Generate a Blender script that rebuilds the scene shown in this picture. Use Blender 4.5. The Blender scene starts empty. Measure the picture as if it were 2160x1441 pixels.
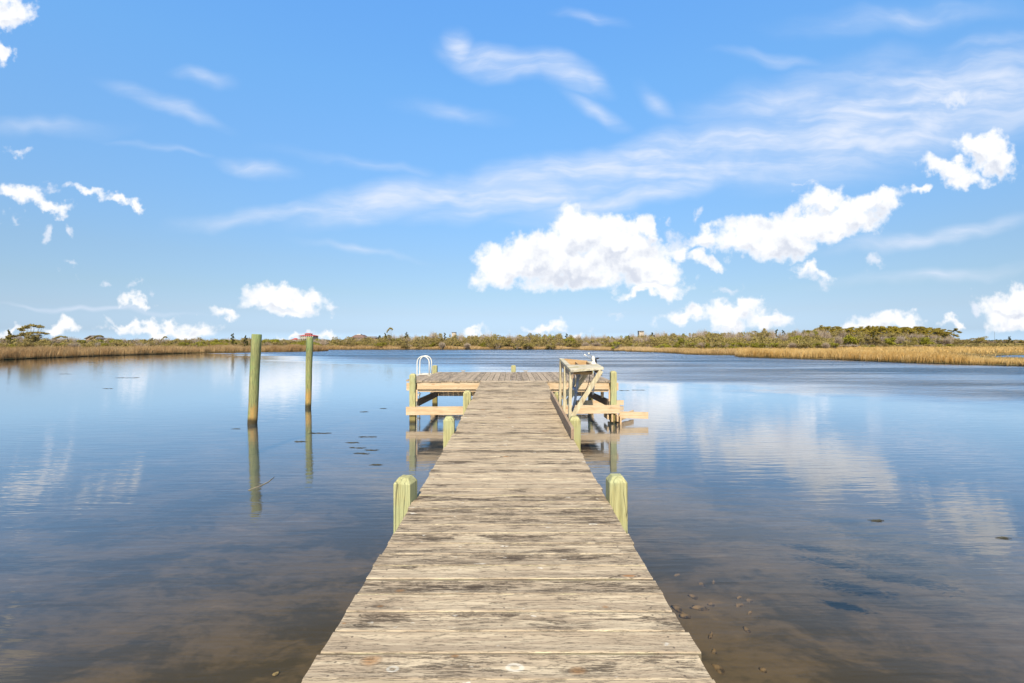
import bpy, bmesh, math, random
import numpy as np
from mathutils import Vector, Matrix
from mathutils.geometry import tessellate_polygon
R = math.radians
scene = bpy.context.scene
col = scene.collection
rng = np.random.default_rng(7)
random.seed(7)

# ------------------------------------------------------------------ camera
EYE = 1.91                      # eye height above the water
F = 984.0                       # focal length in photo pixels (2160 wide)
cam_d = bpy.data.cameras.new('camera')
cam_d.sensor_width = 36.0
cam_d.lens = 36.0 * F / 2160.0
cam_d.clip_start = 0.05
cam_d.clip_end = 9000
cam = bpy.data.objects.new('camera', cam_d)
col.objects.link(cam)
cam.location = (0, 0, EYE)
cam.rotation_euler = (R(90), 0, 0)
scene.camera = cam

def at(px, py, d):
    return Vector(((px - 1080) / F * d, d, EYE - (py - 720.5) * d / F))

# ------------------------------------------------------------------ node helper
class NT:
    def __init__(s, tree):
        s.t = tree; s.n = tree.nodes; s.l = tree.links
    def add(s, typ, props=None, **inp):
        nd = s.n.new(typ)
        for k, v in (props or {}).items(): setattr(nd, k, v)
        for k, v in inp.items():
            key = int(k[1:]) if (k[0] == 'i' and k[1:].isdigit()) else k.replace('_', ' ')
            s.set(nd, key, v)
        return nd
    def set(s, nd, key, v):
        sock = nd.inputs[key]
        if isinstance(v, bpy.types.NodeSocket): s.l.new(v, sock)
        elif isinstance(v, bpy.types.Node): s.l.new(v.outputs[0], sock)
        else: sock.default_value = v
    def math(s, op, a, b=0.0, c=None, clamp=False):
        nd = s.n.new('ShaderNodeMath'); nd.operation = op; nd.use_clamp = clamp
        s.set(nd, 0, a); s.set(nd, 1, b)
        if c is not None: s.set(nd, 2, c)
        return nd.outputs[0]
    def vmath(s, op, a, b=None):
        nd = s.n.new('ShaderNodeVectorMath'); nd.operation = op
        s.set(nd, 0, a)
        if b is not None: s.set(nd, 1, b)
        return nd.outputs['Value'] if op in ('LENGTH', 'DOT_PRODUCT', 'DISTANCE') else nd.outputs[0]
    def mr(s, v, a, b, c=0.0, d=1.0, smooth=True):
        nd = s.n.new('ShaderNodeMapRange')
        nd.interpolation_type = 'SMOOTHSTEP' if smooth else 'LINEAR'
        s.set(nd, 0, v); s.set(nd, 1, a); s.set(nd, 2, b); s.set(nd, 3, c); s.set(nd, 4, d)
        return nd.outputs[0]
    def mix(s, f, a, b, mode='MIX'):
        nd = s.n.new('ShaderNodeMix'); nd.data_type = 'RGBA'; nd.blend_type = mode
        s.set(nd, 0, f)
        for i, v in ((6, a), (7, b)):
            if isinstance(v, tuple) and len(v) == 3: v = v + (1,)
            s.set(nd, i, v)
        return nd.outputs[2]
    def noise(s, vec, scale, detail=4, rough=0.55, dist=0.0, out=0):
        nd = s.n.new('ShaderNodeTexNoise')
        if getattr(s, 'flat', False): nd.noise_dimensions = '2D'
        s.set(nd, 'Vector', vec); s.set(nd, 'Scale', scale); s.set(nd, 'Detail', detail)
        s.set(nd, 'Roughness', rough); s.set(nd, 'Distortion', dist)
        return nd.outputs[out]
    def mapping(s, vec, loc=(0, 0, 0), rot=(0, 0, 0), scale=(1, 1, 1), typ='POINT'):
        nd = s.n.new('ShaderNodeMapping'); nd.vector_type = typ
        s.set(nd, 'Vector', vec); s.set(nd, 'Location', loc); s.set(nd, 'Rotation', rot); s.set(nd, 'Scale', scale)
        return nd.outputs[0]

def mat_new(name):
    m = bpy.data.materials.new(name); m.use_nodes = True
    m.node_tree.nodes.clear()
    return m, NT(m.node_tree)

def mat_out(n, shader):
    o = n.add('ShaderNodeOutputMaterial'); n.set(o, 'Surface', shader)

# ------------------------------------------------------------------ light and sky
SUN_EL, SUN_AZ = 46.0, 4.0      # azimuth: degrees to the left of straight behind the camera
sd = Vector((-math.sin(R(SUN_AZ)) * math.cos(R(SUN_EL)), -math.cos(R(SUN_AZ)) * math.cos(R(SUN_EL)), math.sin(R(SUN_EL))))
sun_l = bpy.data.lights.new('sun', 'SUN'); sun_l.energy = 5.0; sun_l.angle = R(0.53); sun_l.color = (1.0, 0.90, 0.74)
sun = bpy.data.objects.new('sun', sun_l); col.objects.link(sun)
sun.rotation_euler = sd.to_track_quat('Z', 'Y').to_euler()
sun.location = (0, -20, 30)

scene.view_settings.view_transform = 'Standard'
scene.view_settings.look = 'None'
scene.view_settings.gamma = 1.0
scene.view_settings.exposure = 0.80

SK = 2 ** (0.25 - 0.80)         # sky radiances below were matched at exposure 0.25
AL = 0.72                       # albedo scale
def sk(c): return tuple(x * SK for x in c)
world = bpy.data.worlds.new('World'); scene.world = world; world.use_nodes = True
W = NT(world.node_tree); W.n.clear(); W.flat = True
sky = W.add('ShaderNodeTexSky'); sky.sky_type = 'NISHITA'; sky.sun_disc = False
sky.sun_elevation = R(SUN_EL); sky.sun_rotation = math.atan2(sd.x, sd.y)
sky.air_density = 1.0; sky.dust_density = 0.3; sky.ozone_density = 2.0; sky.altitude = 0
geo = W.add('ShaderNodeTexCoord')
dirv = geo.outputs['Generated']
sep = W.add('ShaderNodeSeparateXYZ', Vector=dirv)
ysafe = W.math('MAXIMUM', sep.outputs[1], 0.05)
uu = W.math('DIVIDE', sep.outputs[0], ysafe)
vv = W.math('DIVIDE', sep.outputs[2], ysafe)
uvn = W.add('ShaderNodeCombineXYZ', X=uu, Y=vv, Z=0.0).outputs[0]
fwd = W.mr(sep.outputs[1], 0.05, 0.25)

# (px, py, half width, half height, tilt in degrees)
CUMULUS = [
 (1218,492,62,58,0),(1300,508,72,55,0),(1118,545,112,55,10),(1050,572,62,34,0),(1335,548,80,55,-20),(1205,562,120,46,0),
 (1395,606,52,20,0),(1348,620,30,10,0),(1360,480,26,30,0),(1390,575,40,28,0),
 (1650,505,75,48,0),(1585,498,68,46,0),(1735,425,48,32,0),(1840,428,80,26,8),(1780,465,95,36,12),(1700,480,80,40,0),
 (1490,508,44,24,20),(1495,557,28,16,0),(1440,540,30,14,20),
 (2062,308,46,34,-20),(2100,336,52,36,-20),(2005,352,62,24,-12),(2040,380,36,24,0),(1940,392,22,12,20),
 (1540,664,66,28,0),(1450,666,56,18,0),(1618,672,68,20,0),(1575,650,30,20,0),
 (1860,678,56,26,0),(1815,688,40,14,0),(1915,682,44,20,0),
 (2130,640,60,32,0),(2150,672,70,30,0),
 (590,626,76,24,-6),(648,636,56,20,-8),(610,656,48,13,-4),(480,660,27,11,0),
 (45,412,56,22,-10),(105,438,48,12,-14),(186,404,36,10,-10),(246,418,42,11,-8),(290,430,15,20,25),
 (24,22,50,38,0),(6,110,20,26,0),
 (335,694,100,13,-4),(268,684,36,10,-18),(128,696,40,14,0),(400,700,42,13,0),(290,632,26,9,-18),
 (1150,693,42,9,-3),(1710,575,34,9,-8),(2015,690,20,8,0),(1000,697,26,6,0),(1212,700,22,6,0),(30,700,44,9,0),(610,706,30,6,0),(690,706,32,7,0),
]
WISPY = [(40,320,36,8,-5),(285,605,32,8,0),(100,485,14,20,0),(146,488,12,13,0),(110,402,34,14,5),(222,603,12,6,0),(20,462,22,7,0),
 (1430,525,60,36,20),(1712,588,44,16,-10),(1845,556,26,14,20),(2020,215,46,14,0),(1410,470,14,14,-40),(1478,460,12,10,20),
 (150,570,22,8,-10),(700,650,26,10,0),(1700,385,16,6,0),(1540,600,40,10,0),(1290,655,26,8,0),(2060,655,16,16,0)]
CIRRUS = [(600,455,250,24,4,.55),(850,425,280,50,8,.8),(1150,385,340,66,9,.95),(1500,325,360,84,12,.95),(1850,255,440,130,13,.95),(1700,190,300,60,14,.5),
 (2120,190,260,120,8,.7),(1330,420,300,34,9,.65),(1000,450,200,26,4,.45),(1060,128,150,44,-10,.72),(1170,148,120,40,-20,.66),(975,98,50,44,-30,.6),(1240,172,60,22,-25,.5),
 (540,358,96,26,-12,.5),(350,220,140,22,-20,.36),(430,165,75,18,-12,.32),(1245,35,80,14,-8,.32),(950,235,110,24,-10,.24),
 (1390,212,60,24,-40,.34),(1250,225,95,18,-26,.34),(1980,495,260,22,8,.55),(1960,580,260,18,4,.4),(1640,125,130,15,-4,.3),
 (200,655,230,7,-4,.5),(90,275,180,22,0,.28),(780,350,200,14,-8,.2),(1900,40,260,30,6,.3),(2100,90,160,20,10,.3),(760,530,140,9,-8,.25),(330,312,110,8,-8,.25),
 (1750,200,330,14,12,.4)]

# billowing distortion of the sky coordinates
wob1 = W.noise(uvn, 17.0, 4, 0.52, 0.0, 1)
wob = W.vmath('SUBTRACT', wob1, (0.5, 0.5, 0.5))
wsc = W.add('ShaderNodeVectorMath', {'operation': 'SCALE'}); W.set(wsc, 0, wob); wsc.inputs['Scale'].default_value = 0.085
uvw = W.vmath('ADD', uvn, wsc.outputs[0])
flat2 = W.add('ShaderNodeVectorMath', {'operation': 'MULTIPLY'}); W.set(flat2, 0, uvw); W.set(flat2, 1, (1, 1, 0)); uvw = flat2.outputs[0]

def rotated(vec, deg):
    return W.mapping(vec, rot=(0, 0, R(-deg))) if deg else vec
def blob_field(vec, blobs, unit):
    cur = None
    groups = {}
    for b in blobs: groups.setdefault(15 * round(b[4] / 15) if unit == 'c' else 5 * round(b[4] / 5), []).append(b)
    for deg, bl in groups.items():
        rv = rotated(vec, deg); c_, s_ = math.cos(R(-deg)), math.sin(R(-deg))
        sx = W.add('ShaderNodeSeparateXYZ', Vector=rv)
        for i, b in enumerate(bl):
            if i % 8 == 0 and cur is not None:   # tiny link to the previous blob keeps the node evaluation sequential
                rv = W.add('ShaderNodeCombineXYZ', X=sx.outputs[0], Y=sx.outputs[1], Z=W.math('MULTIPLY', cur, 1e-5)).outputs[0]
            px, py, rx, ry = b[:4]
            u0, v0 = (px - 1080) / F, (720.5 - py) / F
            S = (F / rx, F / ry, 0.1)
            m = W.vmath('MULTIPLY', rv, S)
            r = W.vmath('DISTANCE', m, ((u0 * c_ - v0 * s_) * S[0], (u0 * s_ + v0 * c_) * S[1], 0))
            k = b[5] if unit == 'cirrus' else math.sqrt(ry / 40.0)
            f = W.math('MULTIPLY_ADD', r, -k, k)
            cur = f if cur is None else W.math('MAXIMUM', cur, f)
    return cur

nz_a = W.noise(uvn, 36.0, 5, 0.56)
nz_b = W.noise(uvn, 22.0, 4, 0.55)
nz_c = W.noise(W.mapping(uvn, (0.007, -0.014, 0)), 22.0, 4, 0.55)
relief = W.math('SUBTRACT', nz_b, nz_c)
nz_d = W.noise(W.mapping(uvn, (3.1, 1.7, 0)), 11.0, 3, 0.5)
shade_in = W.math('MULTIPLY_ADD', relief, 1.1, nz_d)
cws = W.add('ShaderNodeVectorMath', {'operation': 'SCALE'}); W.set(cws, 0, W.vmath('SUBTRACT', W.noise(uvn, 4.0, 3, 0.6, 0, 1), (0.5, 0.5, 0.5))); cws.inputs['Scale'].default_value = 0.07
cuv = W.vmath('MULTIPLY', W.vmath('ADD', uvn, cws.outputs[0]), (1, 1, 0))
st = W.noise(W.mapping(cuv, rot=(0, 0, R(-10)), scale=(2.2, 17.0, 1)), 1.5, 5, 0.60, 0.2)
st2 = W.noise(W.mapping(cuv, rot=(0, 0, R(14)), scale=(4.0, 9.0, 1)), 1.2, 4, 0.6, 0.2)
stm = W.math('MULTIPLY', W.mr(st, 0.28, 0.72, 0.45, 1.0), W.mr(st2, 0.3, 0.65, 0.55, 1.0))

elev = sep.outputs[2]
tint = W.add('ShaderNodeValToRGB', Fac=elev)
cr = tint.color_ramp
SKY_TINT = [(0.0, (0.66, 0.98, 1.75)), (0.02, (0.54, 0.71, 1.16)), (0.06, (0.66, 0.73, 0.95)), (0.10, (0.755, 0.82, 0.92)), (0.16, (0.88, 0.98, 1.05)), (0.39, (1.22, 1.70, 1.90)), (0.47, (1.30, 1.95, 2.2)), (0.59, (1.36, 2.2, 2.65)), (1.0, (1.36, 2.2, 2.65))]
while len(cr.elements) > 1: cr.elements.remove(cr.elements[0])
cr.elements[0].position = 0.0; cr.elements[0].color = tuple(c / 3 for c in SKY_TINT[0][1]) + (1,)
for p, c in SKY_TINT[1:]:
    e = cr.elements.new(p); e.color = tuple(x / 3 for x in c) + (1,)
sks = W.add('ShaderNodeVectorMath', {'operation': 'SCALE'}); W.set(sks, 0, W.vmath('MULTIPLY', sky.outputs[0], tint.outputs[0])); sks.inputs['Scale'].default_value = 3.0 * 0.105 * SK
skyc = sks.outputs[0]

def sky_strip(pa, pb):
    """clouds of one sector of the sky (sectors only save render time, the clouds run on across them)"""
    def sel(L, pad): return [b for b in L if b[0] - b[2]*1.4 - pad < pb and b[0] + b[2]*1.4 + pad > pa]
    fi = blob_field(cuv, sel(CIRRUS, 60), 'cirrus')
    a_i = W.math('MULTIPLY', W.math('MULTIPLY', W.mr(fi, -0.10, 0.62), stm), 0.98, clamp=True)
    c1 = W.mix(W.math('MULTIPLY', a_i, fwd), skyc, sk((0.68, 0.74, 0.86)))
    fw = blob_field(uvw, sel(WISPY, 70), 'c')
    dw = W.math('ADD', fw, W.math('MULTIPLY_ADD', nz_a, 1.5, -0.75))
    a_w = W.mr(dw, -0.05, 0.75, 0.0, 0.75)
    c2 = W.mix(W.math('MULTIPLY', a_w, fwd), c1, sk((0.74, 0.78, 0.86)))
    fc = blob_field(uvw, sel(CUMULUS, 70), 'c')
    dens = W.math('ADD', fc, W.math('MULTIPLY_ADD', nz_a, 0.85, -0.36))
    a_c = W.mr(dens, -0.14, 0.44)
    fup = blob_field(W.vmath('ADD', uvw, (0.0, 0.022, 0.0)), sel(CUMULUS, 70), 'c')
    low = W.mr(W.math('SUBTRACT', fup, fc), -0.15, 0.55)
    sh = W.math('MULTIPLY', W.mr(dens, 0.05, 0.60), W.mr(W.math('MULTIPLY_ADD', low, 0.50, shade_in), 0.44, 1.20))
    cc = W.mix(sh, sk((0.87, 0.88, 0.90)), sk((0.60, 0.64, 0.73)))
    c3 = W.mix(W.math('MULTIPLY', a_c, fwd), c2, cc)
    return W.add('ShaderNodeBackground', Color=c3, Strength=1.0)
EDGES = [-4000, 300, 820, 1300, 1720, 6000]
cur = sky_strip(EDGES[0], EDGES[1])
for a_, b_ in zip(EDGES[1:-1], EDGES[2:]):
    nxt = sky_strip(a_, b_)
    cur = W.add('ShaderNodeMixShader', i0=W.math('GREATER_THAN', uu, (a_ - 1080) / F), i1=cur, i2=nxt)
clear = W.add('ShaderNodeBackground', Color=skyc, Strength=1.0)
gate = W.math('MULTIPLY', W.math('GREATER_THAN', fwd, 0.001), W.math('GREATER_THAN', sep.outputs[2], -0.01))
allsky = W.add('ShaderNodeMixShader', i0=gate, i1=clear, i2=cur)
wo = W.add('ShaderNodeOutputWorld', Surface=allsky)
world.cycles.sampling_method = 'MANUAL'; world.cycles.sample_map_resolution = 512

# ------------------------------------------------------------------ mesh helpers
class MB:
    def __init__(s): s.v = []; s.f = []; s.uv = {}; s.smooth = []
    def add(s, verts, faces, smooth=False, uvs=None):
        o = len(s.v)
        s.v += [Vector(v) for v in verts]
        for i, f in enumerate(faces):
            if uvs: s.uv[len(s.f)] = uvs[i]
            s.f.append([o + k for k in f]); s.smooth.append(smooth)
        return s
    def box(s, lo, hi):
        x0, y0, z0 = lo; x1, y1, z1 = hi
        return s.add([(x0,y0,z0),(x1,y0,z0),(x1,y1,z0),(x0,y1,z0),(x0,y0,z1),(x1,y0,z1),(x1,y1,z1),(x0,y1,z1)],
                     [(0,3,2,1),(4,5,6,7),(0,1,5,4),(1,2,6,5),(2,3,7,6),(3,0,4,7)])
    def beam(s, a, b, w, h, up=(0, 0, 1)):
        a = Vector(a); b = Vector(b); d = (b - a).normalized(); up = Vector(up)
        x = d.cross(up).normalized() * (w / 2); z = x.cross(d).normalized() * (h / 2)
        vs = []
        for p in (a, b): vs += [p - x - z, p + x - z, p + x + z, p - x + z]
        return s.add(vs, [(0,3,2,1)[::-1],(4,5,6,7)[::-1],(0,1,5,4)[::-1],(1,2,6,5)[::-1],(2,3,7,6)[::-1],(3,0,4,7)[::-1]])
    def tube(s, pts, r, seg=10, cap=True):
        pts = [Vector(p) for p in pts]; n = len(pts)
        rs = r if isinstance(r, (list, tuple)) else [r] * n
        t0 = (pts[1] - pts[0]).normalized()
        ref = Vector((0, 0, 1)) if abs(t0.z) < 0.9 else Vector((1, 0, 0))
        nrm = t0.cross(ref).normalized(); vs = []
        for i, p in enumerate(pts):
            t = ((pts[min(i + 1, n - 1)] - pts[max(i - 1, 0)])).normalized()
            nrm = (nrm - t * nrm.dot(t)).normalized(); bn = t.cross(nrm)
            for k in range(seg):
                a = 2 * math.pi * k / seg
                vs.append(p + (nrm * math.cos(a) + bn * math.sin(a)) * rs[i])
        fs = [(i*seg+k, i*seg+(k+1) % seg, (i+1)*seg+(k+1) % seg, (i+1)*seg+k) for i in range(n-1) for k in range(seg)]
        s.add(vs, fs, True)
        if cap:
            o = len(s.v) - n * seg
            s.f.append([o + k for k in range(seg)][::-1]); s.smooth.append(False)
            s.f.append([o + (n-1)*seg + k for k in range(seg)]); s.smooth.append(False)
        return s
    def build(s, name, mat, parent=None, loc=None, bevel=0.0, subdiv_noise=None):
        if loc is None: loc = parent.location if parent else Vector((0, 0, 0))
        loc = Vector(loc)
        me = bpy.data.meshes.new(name)
        me.from_pydata([tuple(v - loc) for v in s.v], [], s.f)
        me.polygons.foreach_set('use_smooth', s.smooth)
        if s.uv:
            ul = me.uv_layers.new(name='UVMap')
            for fi, uvs in s.uv.items():
                for li, uvc in zip(me.polygons[fi].loop_indices, uvs): ul.data[li].uv = uvc
        bm = bmesh.new(); bm.from_mesh(me)
        bmesh.ops.recalc_face_normals(bm, faces=bm.faces)
        if bevel > 0:
            bmesh.ops.bevel(bm, geom=[e for e in bm.edges if e.is_manifold and e.calc_face_angle(0) > 0.6], offset=bevel, segments=2, affect='EDGES', profile=0.6)
        bm.to_mesh(me); bm.free()
        me.materials.append(mat)
        o = bpy.data.objects.new(name, me); col.objects.link(o)
        if parent: o.parent = parent
        else: o.location = loc
        return o

def tag(o, label, cat, group=None, kind=None):
    if label: o['label'] = label
    if cat: o['category'] = cat
    if group: o['group'] = group
    if kind: o['kind'] = kind
    return o

def thing(name, label, cat, loc, group=None):
    o = bpy.data.objects.new(name, None); col.objects.link(o)
    o.location = loc; o.empty_display_size = 0.2
    return tag(o, label, cat, group)

def mesh_np(name, verts, faces, mat, smooth=False):
    """verts (n,3), faces (m,k) arrays"""
    me = bpy.data.meshes.new(name)
    k = faces.shape[1]
    me.vertices.add(len(verts)); me.vertices.foreach_set('co', verts.astype(np.float32).ravel())
    me.loops.add(faces.size); me.loops.foreach_set('vertex_index', faces.astype(np.int32).ravel())
    me.polygons.add(len(faces))
    me.polygons.foreach_set('loop_start', np.arange(0, faces.size, k, dtype=np.int32))
    me.polygons.foreach_set('loop_total', np.full(len(faces), k, dtype=np.int32))
    me.update(calc_edges=True); me.validate()
    me.materials.append(mat)
    return me

# ------------------------------------------------------------------ materials
def alb(n, c):
    return n.vmath('MULTIPLY', c, (AL, AL, AL))
def principled(n, color, rough=0.8, spec=0.3, normal=None, **kw):
    p = n.add('ShaderNodeBsdfPrincipled')
    n.set(p, 'Base Color', alb(n, color))
    n.set(p, 'Roughness', rough); n.set(p, 'Specular IOR Level', spec)
    if normal is not None: n.set(p, 'Normal', normal)
    for k, v in kw.items(): n.set(p, k.replace('_', ' '), v)
    return p

def bump(n, h, dist=0.002, strength=1.0):
    b = n.add('ShaderNodeBump'); n.set(b, 'Height', h); n.set(b, 'Distance', dist); n.set(b, 'Strength', strength)
    return b.outputs[0]

def wood(name, light, mid, dark, axis='x', stain=0.35, grain=1.0, knots=True, green=None, rough=0.85, fine=1.0, stain_col=(0.07, 0.055, 0.04)):
    m, n = mat_new(name)
    tc = n.add('ShaderNodeTexCoord').outputs['Object']
    oi = n.add('ShaderNodeObjectInfo').outputs['Random']
    off = n.add('ShaderNodeCombineXYZ', X=n.math('MULTIPLY', oi, 17.0), Y=n.math('MULTIPLY', oi, 31.0), Z=n.math('MULTIPLY', oi, 7.0)).outputs[0]
    v = n.vmath('ADD', tc, off)
    sc = {'x': (0.9, 14, 14), 'y': (14, 0.9, 14), 'z': (14, 14, 0.9)}[axis]
    sc2 = {'x': (3, 60, 60), 'y': (60, 3, 60), 'z': (60, 60, 3)}[axis]
    warp = n.noise(v, 3.0, 2, 0.5, 0, 1)
    wv = n.add('ShaderNodeVectorMath', {'operation': 'SCALE'}); n.set(wv, 0, n.vmath('SUBTRACT', warp, (0.5, 0.5, 0.5))); wv.inputs['Scale'].default_value = 0.05
    v2 = n.vmath('ADD', v, wv.outputs[0])
    g1 = n.noise(n.mapping(v2, scale=sc), 1.5 * grain, 5, 0.6, 0.6)
    g2 = n.noise(n.mapping(v2, scale=sc2), 1.4 * grain * fine, 4, 0.65)
    c = n.mix(n.mr(g1, 0.3, 0.7), light, mid)
    c = n.mix(n.mr(g2, 0.52, 0.75, 0, 0.75), c, dark)
    if knots:
        ks = {'x': (2.2, 7, 7), 'y': (7, 2.2, 7), 'z': (7, 7, 2.2)}[axis]
        vo = n.add('ShaderNodeTexVoronoi', Vector=n.mapping(v2, scale=ks), Scale=0.9)
        kn = n.mr(vo.outputs['Distance'], 0.04, 0.14, 1, 0)
        c = n.mix(n.math('MULTIPLY', kn, 0.8), c, tuple(x * y for x, y in zip(dark, (1.3, 0.9, 0.6))))
    st = n.noise(v, 4.0, 6, 0.65)
    c = n.mix(n.mr(st, 0.55, 0.75, 0, stain), c, stain_col)
    if green is not None:
        gm = n.noise(v, 5.0, 5, 0.65)
        c = n.mix(n.mr(gm, 0.48, 0.65, 0, 0.7), c, green)
    h = n.math('ADD', n.math('MULTIPLY', g2, 0.6), g1)
    mat_out(n, principled(n, c, rough, 0.25, bump(n, h, 0.004, 0.7)))
    return m

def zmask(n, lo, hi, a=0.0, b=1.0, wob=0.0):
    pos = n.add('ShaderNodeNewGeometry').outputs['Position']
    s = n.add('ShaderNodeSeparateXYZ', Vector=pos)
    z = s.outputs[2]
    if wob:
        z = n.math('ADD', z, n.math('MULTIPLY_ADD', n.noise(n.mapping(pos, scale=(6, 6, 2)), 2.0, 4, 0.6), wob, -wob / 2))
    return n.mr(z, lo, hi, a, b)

def post_mat(name, round_pile=False):
    m, n = mat_new(name)
    tc = n.add('ShaderNodeTexCoord').outputs['Object']
    oi = n.add('ShaderNodeObjectInfo').outputs['Random']
    off = n.add('ShaderNodeCombineXYZ', X=n.math('MULTIPLY', oi, 17.0), Y=n.math('MULTIPLY', oi, 31.0), Z=n.math('MULTIPLY', oi, 7.0)).outputs[0]
    v = n.vmath('ADD', tc, off)
    g1 = n.noise(n.mapping(v, scale=(16, 16, 0.8)), 1.6, 5, 0.6, 1.2)
    g2 = n.noise(n.mapping(v, scale=(70, 70, 3)), 1.5, 4, 0.65)
    rings = n.add('ShaderNodeTexWave', {'wave_type': 'RINGS', 'rings_direction': 'Z'}, Vector=n.mapping(v, scale=(1, 1, 0.06)), Scale=14.0, Distortion=6.0, Detail=3.0, Detail_Scale=1.5)
    if round_pile:
        a, b, d = (0.36, 0.34, 0.125), (0.23, 0.235, 0.085), (0.11, 0.105, 0.045)
    else:
        a, b, d = (0.50, 0.46, 0.22), (0.42, 0.365, 0.15), (0.24, 0.215, 0.09)
    c = n.mix(n.mr(g1, 0.32, 0.68), a, b)
    c = n.mix(n.math('MULTIPLY', n.mr(rings.outputs['Fac'], 0.6, 0.95), 0.35), c, d)
    c = n.mix(n.mr(g2, 0.46, 0.66, 0, 0.8), c, d)
    gm = n.noise(v, 2.3, 4, 0.6)
    c = n.mix(n.mr(gm, 0.45, 0.62, 0, 0.55), c, (0.17, 0.25, 0.085) if round_pile else (0.38, 0.40, 0.20))
    # crack
    cr_ = n.noise(n.mapping(v, scale=(9, 9, 0.45)), 1.3, 3, 0.5, 0.5)
    ck = n.mr(n.math('ABSOLUTE', n.math('SUBTRACT', cr_, 0.5)), 0.0, 0.012, 1, 0)
    c = n.mix(n.math('MULTIPLY', ck, 0.75), c, (0.05, 0.045, 0.03))
    if round_pile:
        mpatch = n.mr(n.noise(n.mapping(v, scale=(5, 5, 1.4)), 1.6, 4, 0.6), 0.38, 0.55)
        lowz = n.math('MULTIPLY', zmask(n, 0.62, 0.40, 0, 1, 0.25), n.math('MULTIPLY_ADD', mpatch, 0.75, 0.08))
        c = n.mix(lowz, c, (0.44, 0.25, 0.07))
        c = n.mix(zmask(n, 0.19, 0.06, 0, 0.92, 0.10), c, (0.035, 0.030, 0.014))
    else:
        c = n.mix(zmask(n, 0.34, 0.20, 0, 0.75, 0.05), c, (0.20, 0.14, 0.03))
        c = n.mix(zmask(n, 0.09, 0.02, 0, 0.85, 0.03), c, (0.03, 0.026, 0.012))
    mat_out(n, principled(n, c, 0.8, 0.25, bump(n, n.math('SUBTRACT', n.math('ADD', g1, g2), ck), 0.004, 0.8)))
    return m

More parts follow.
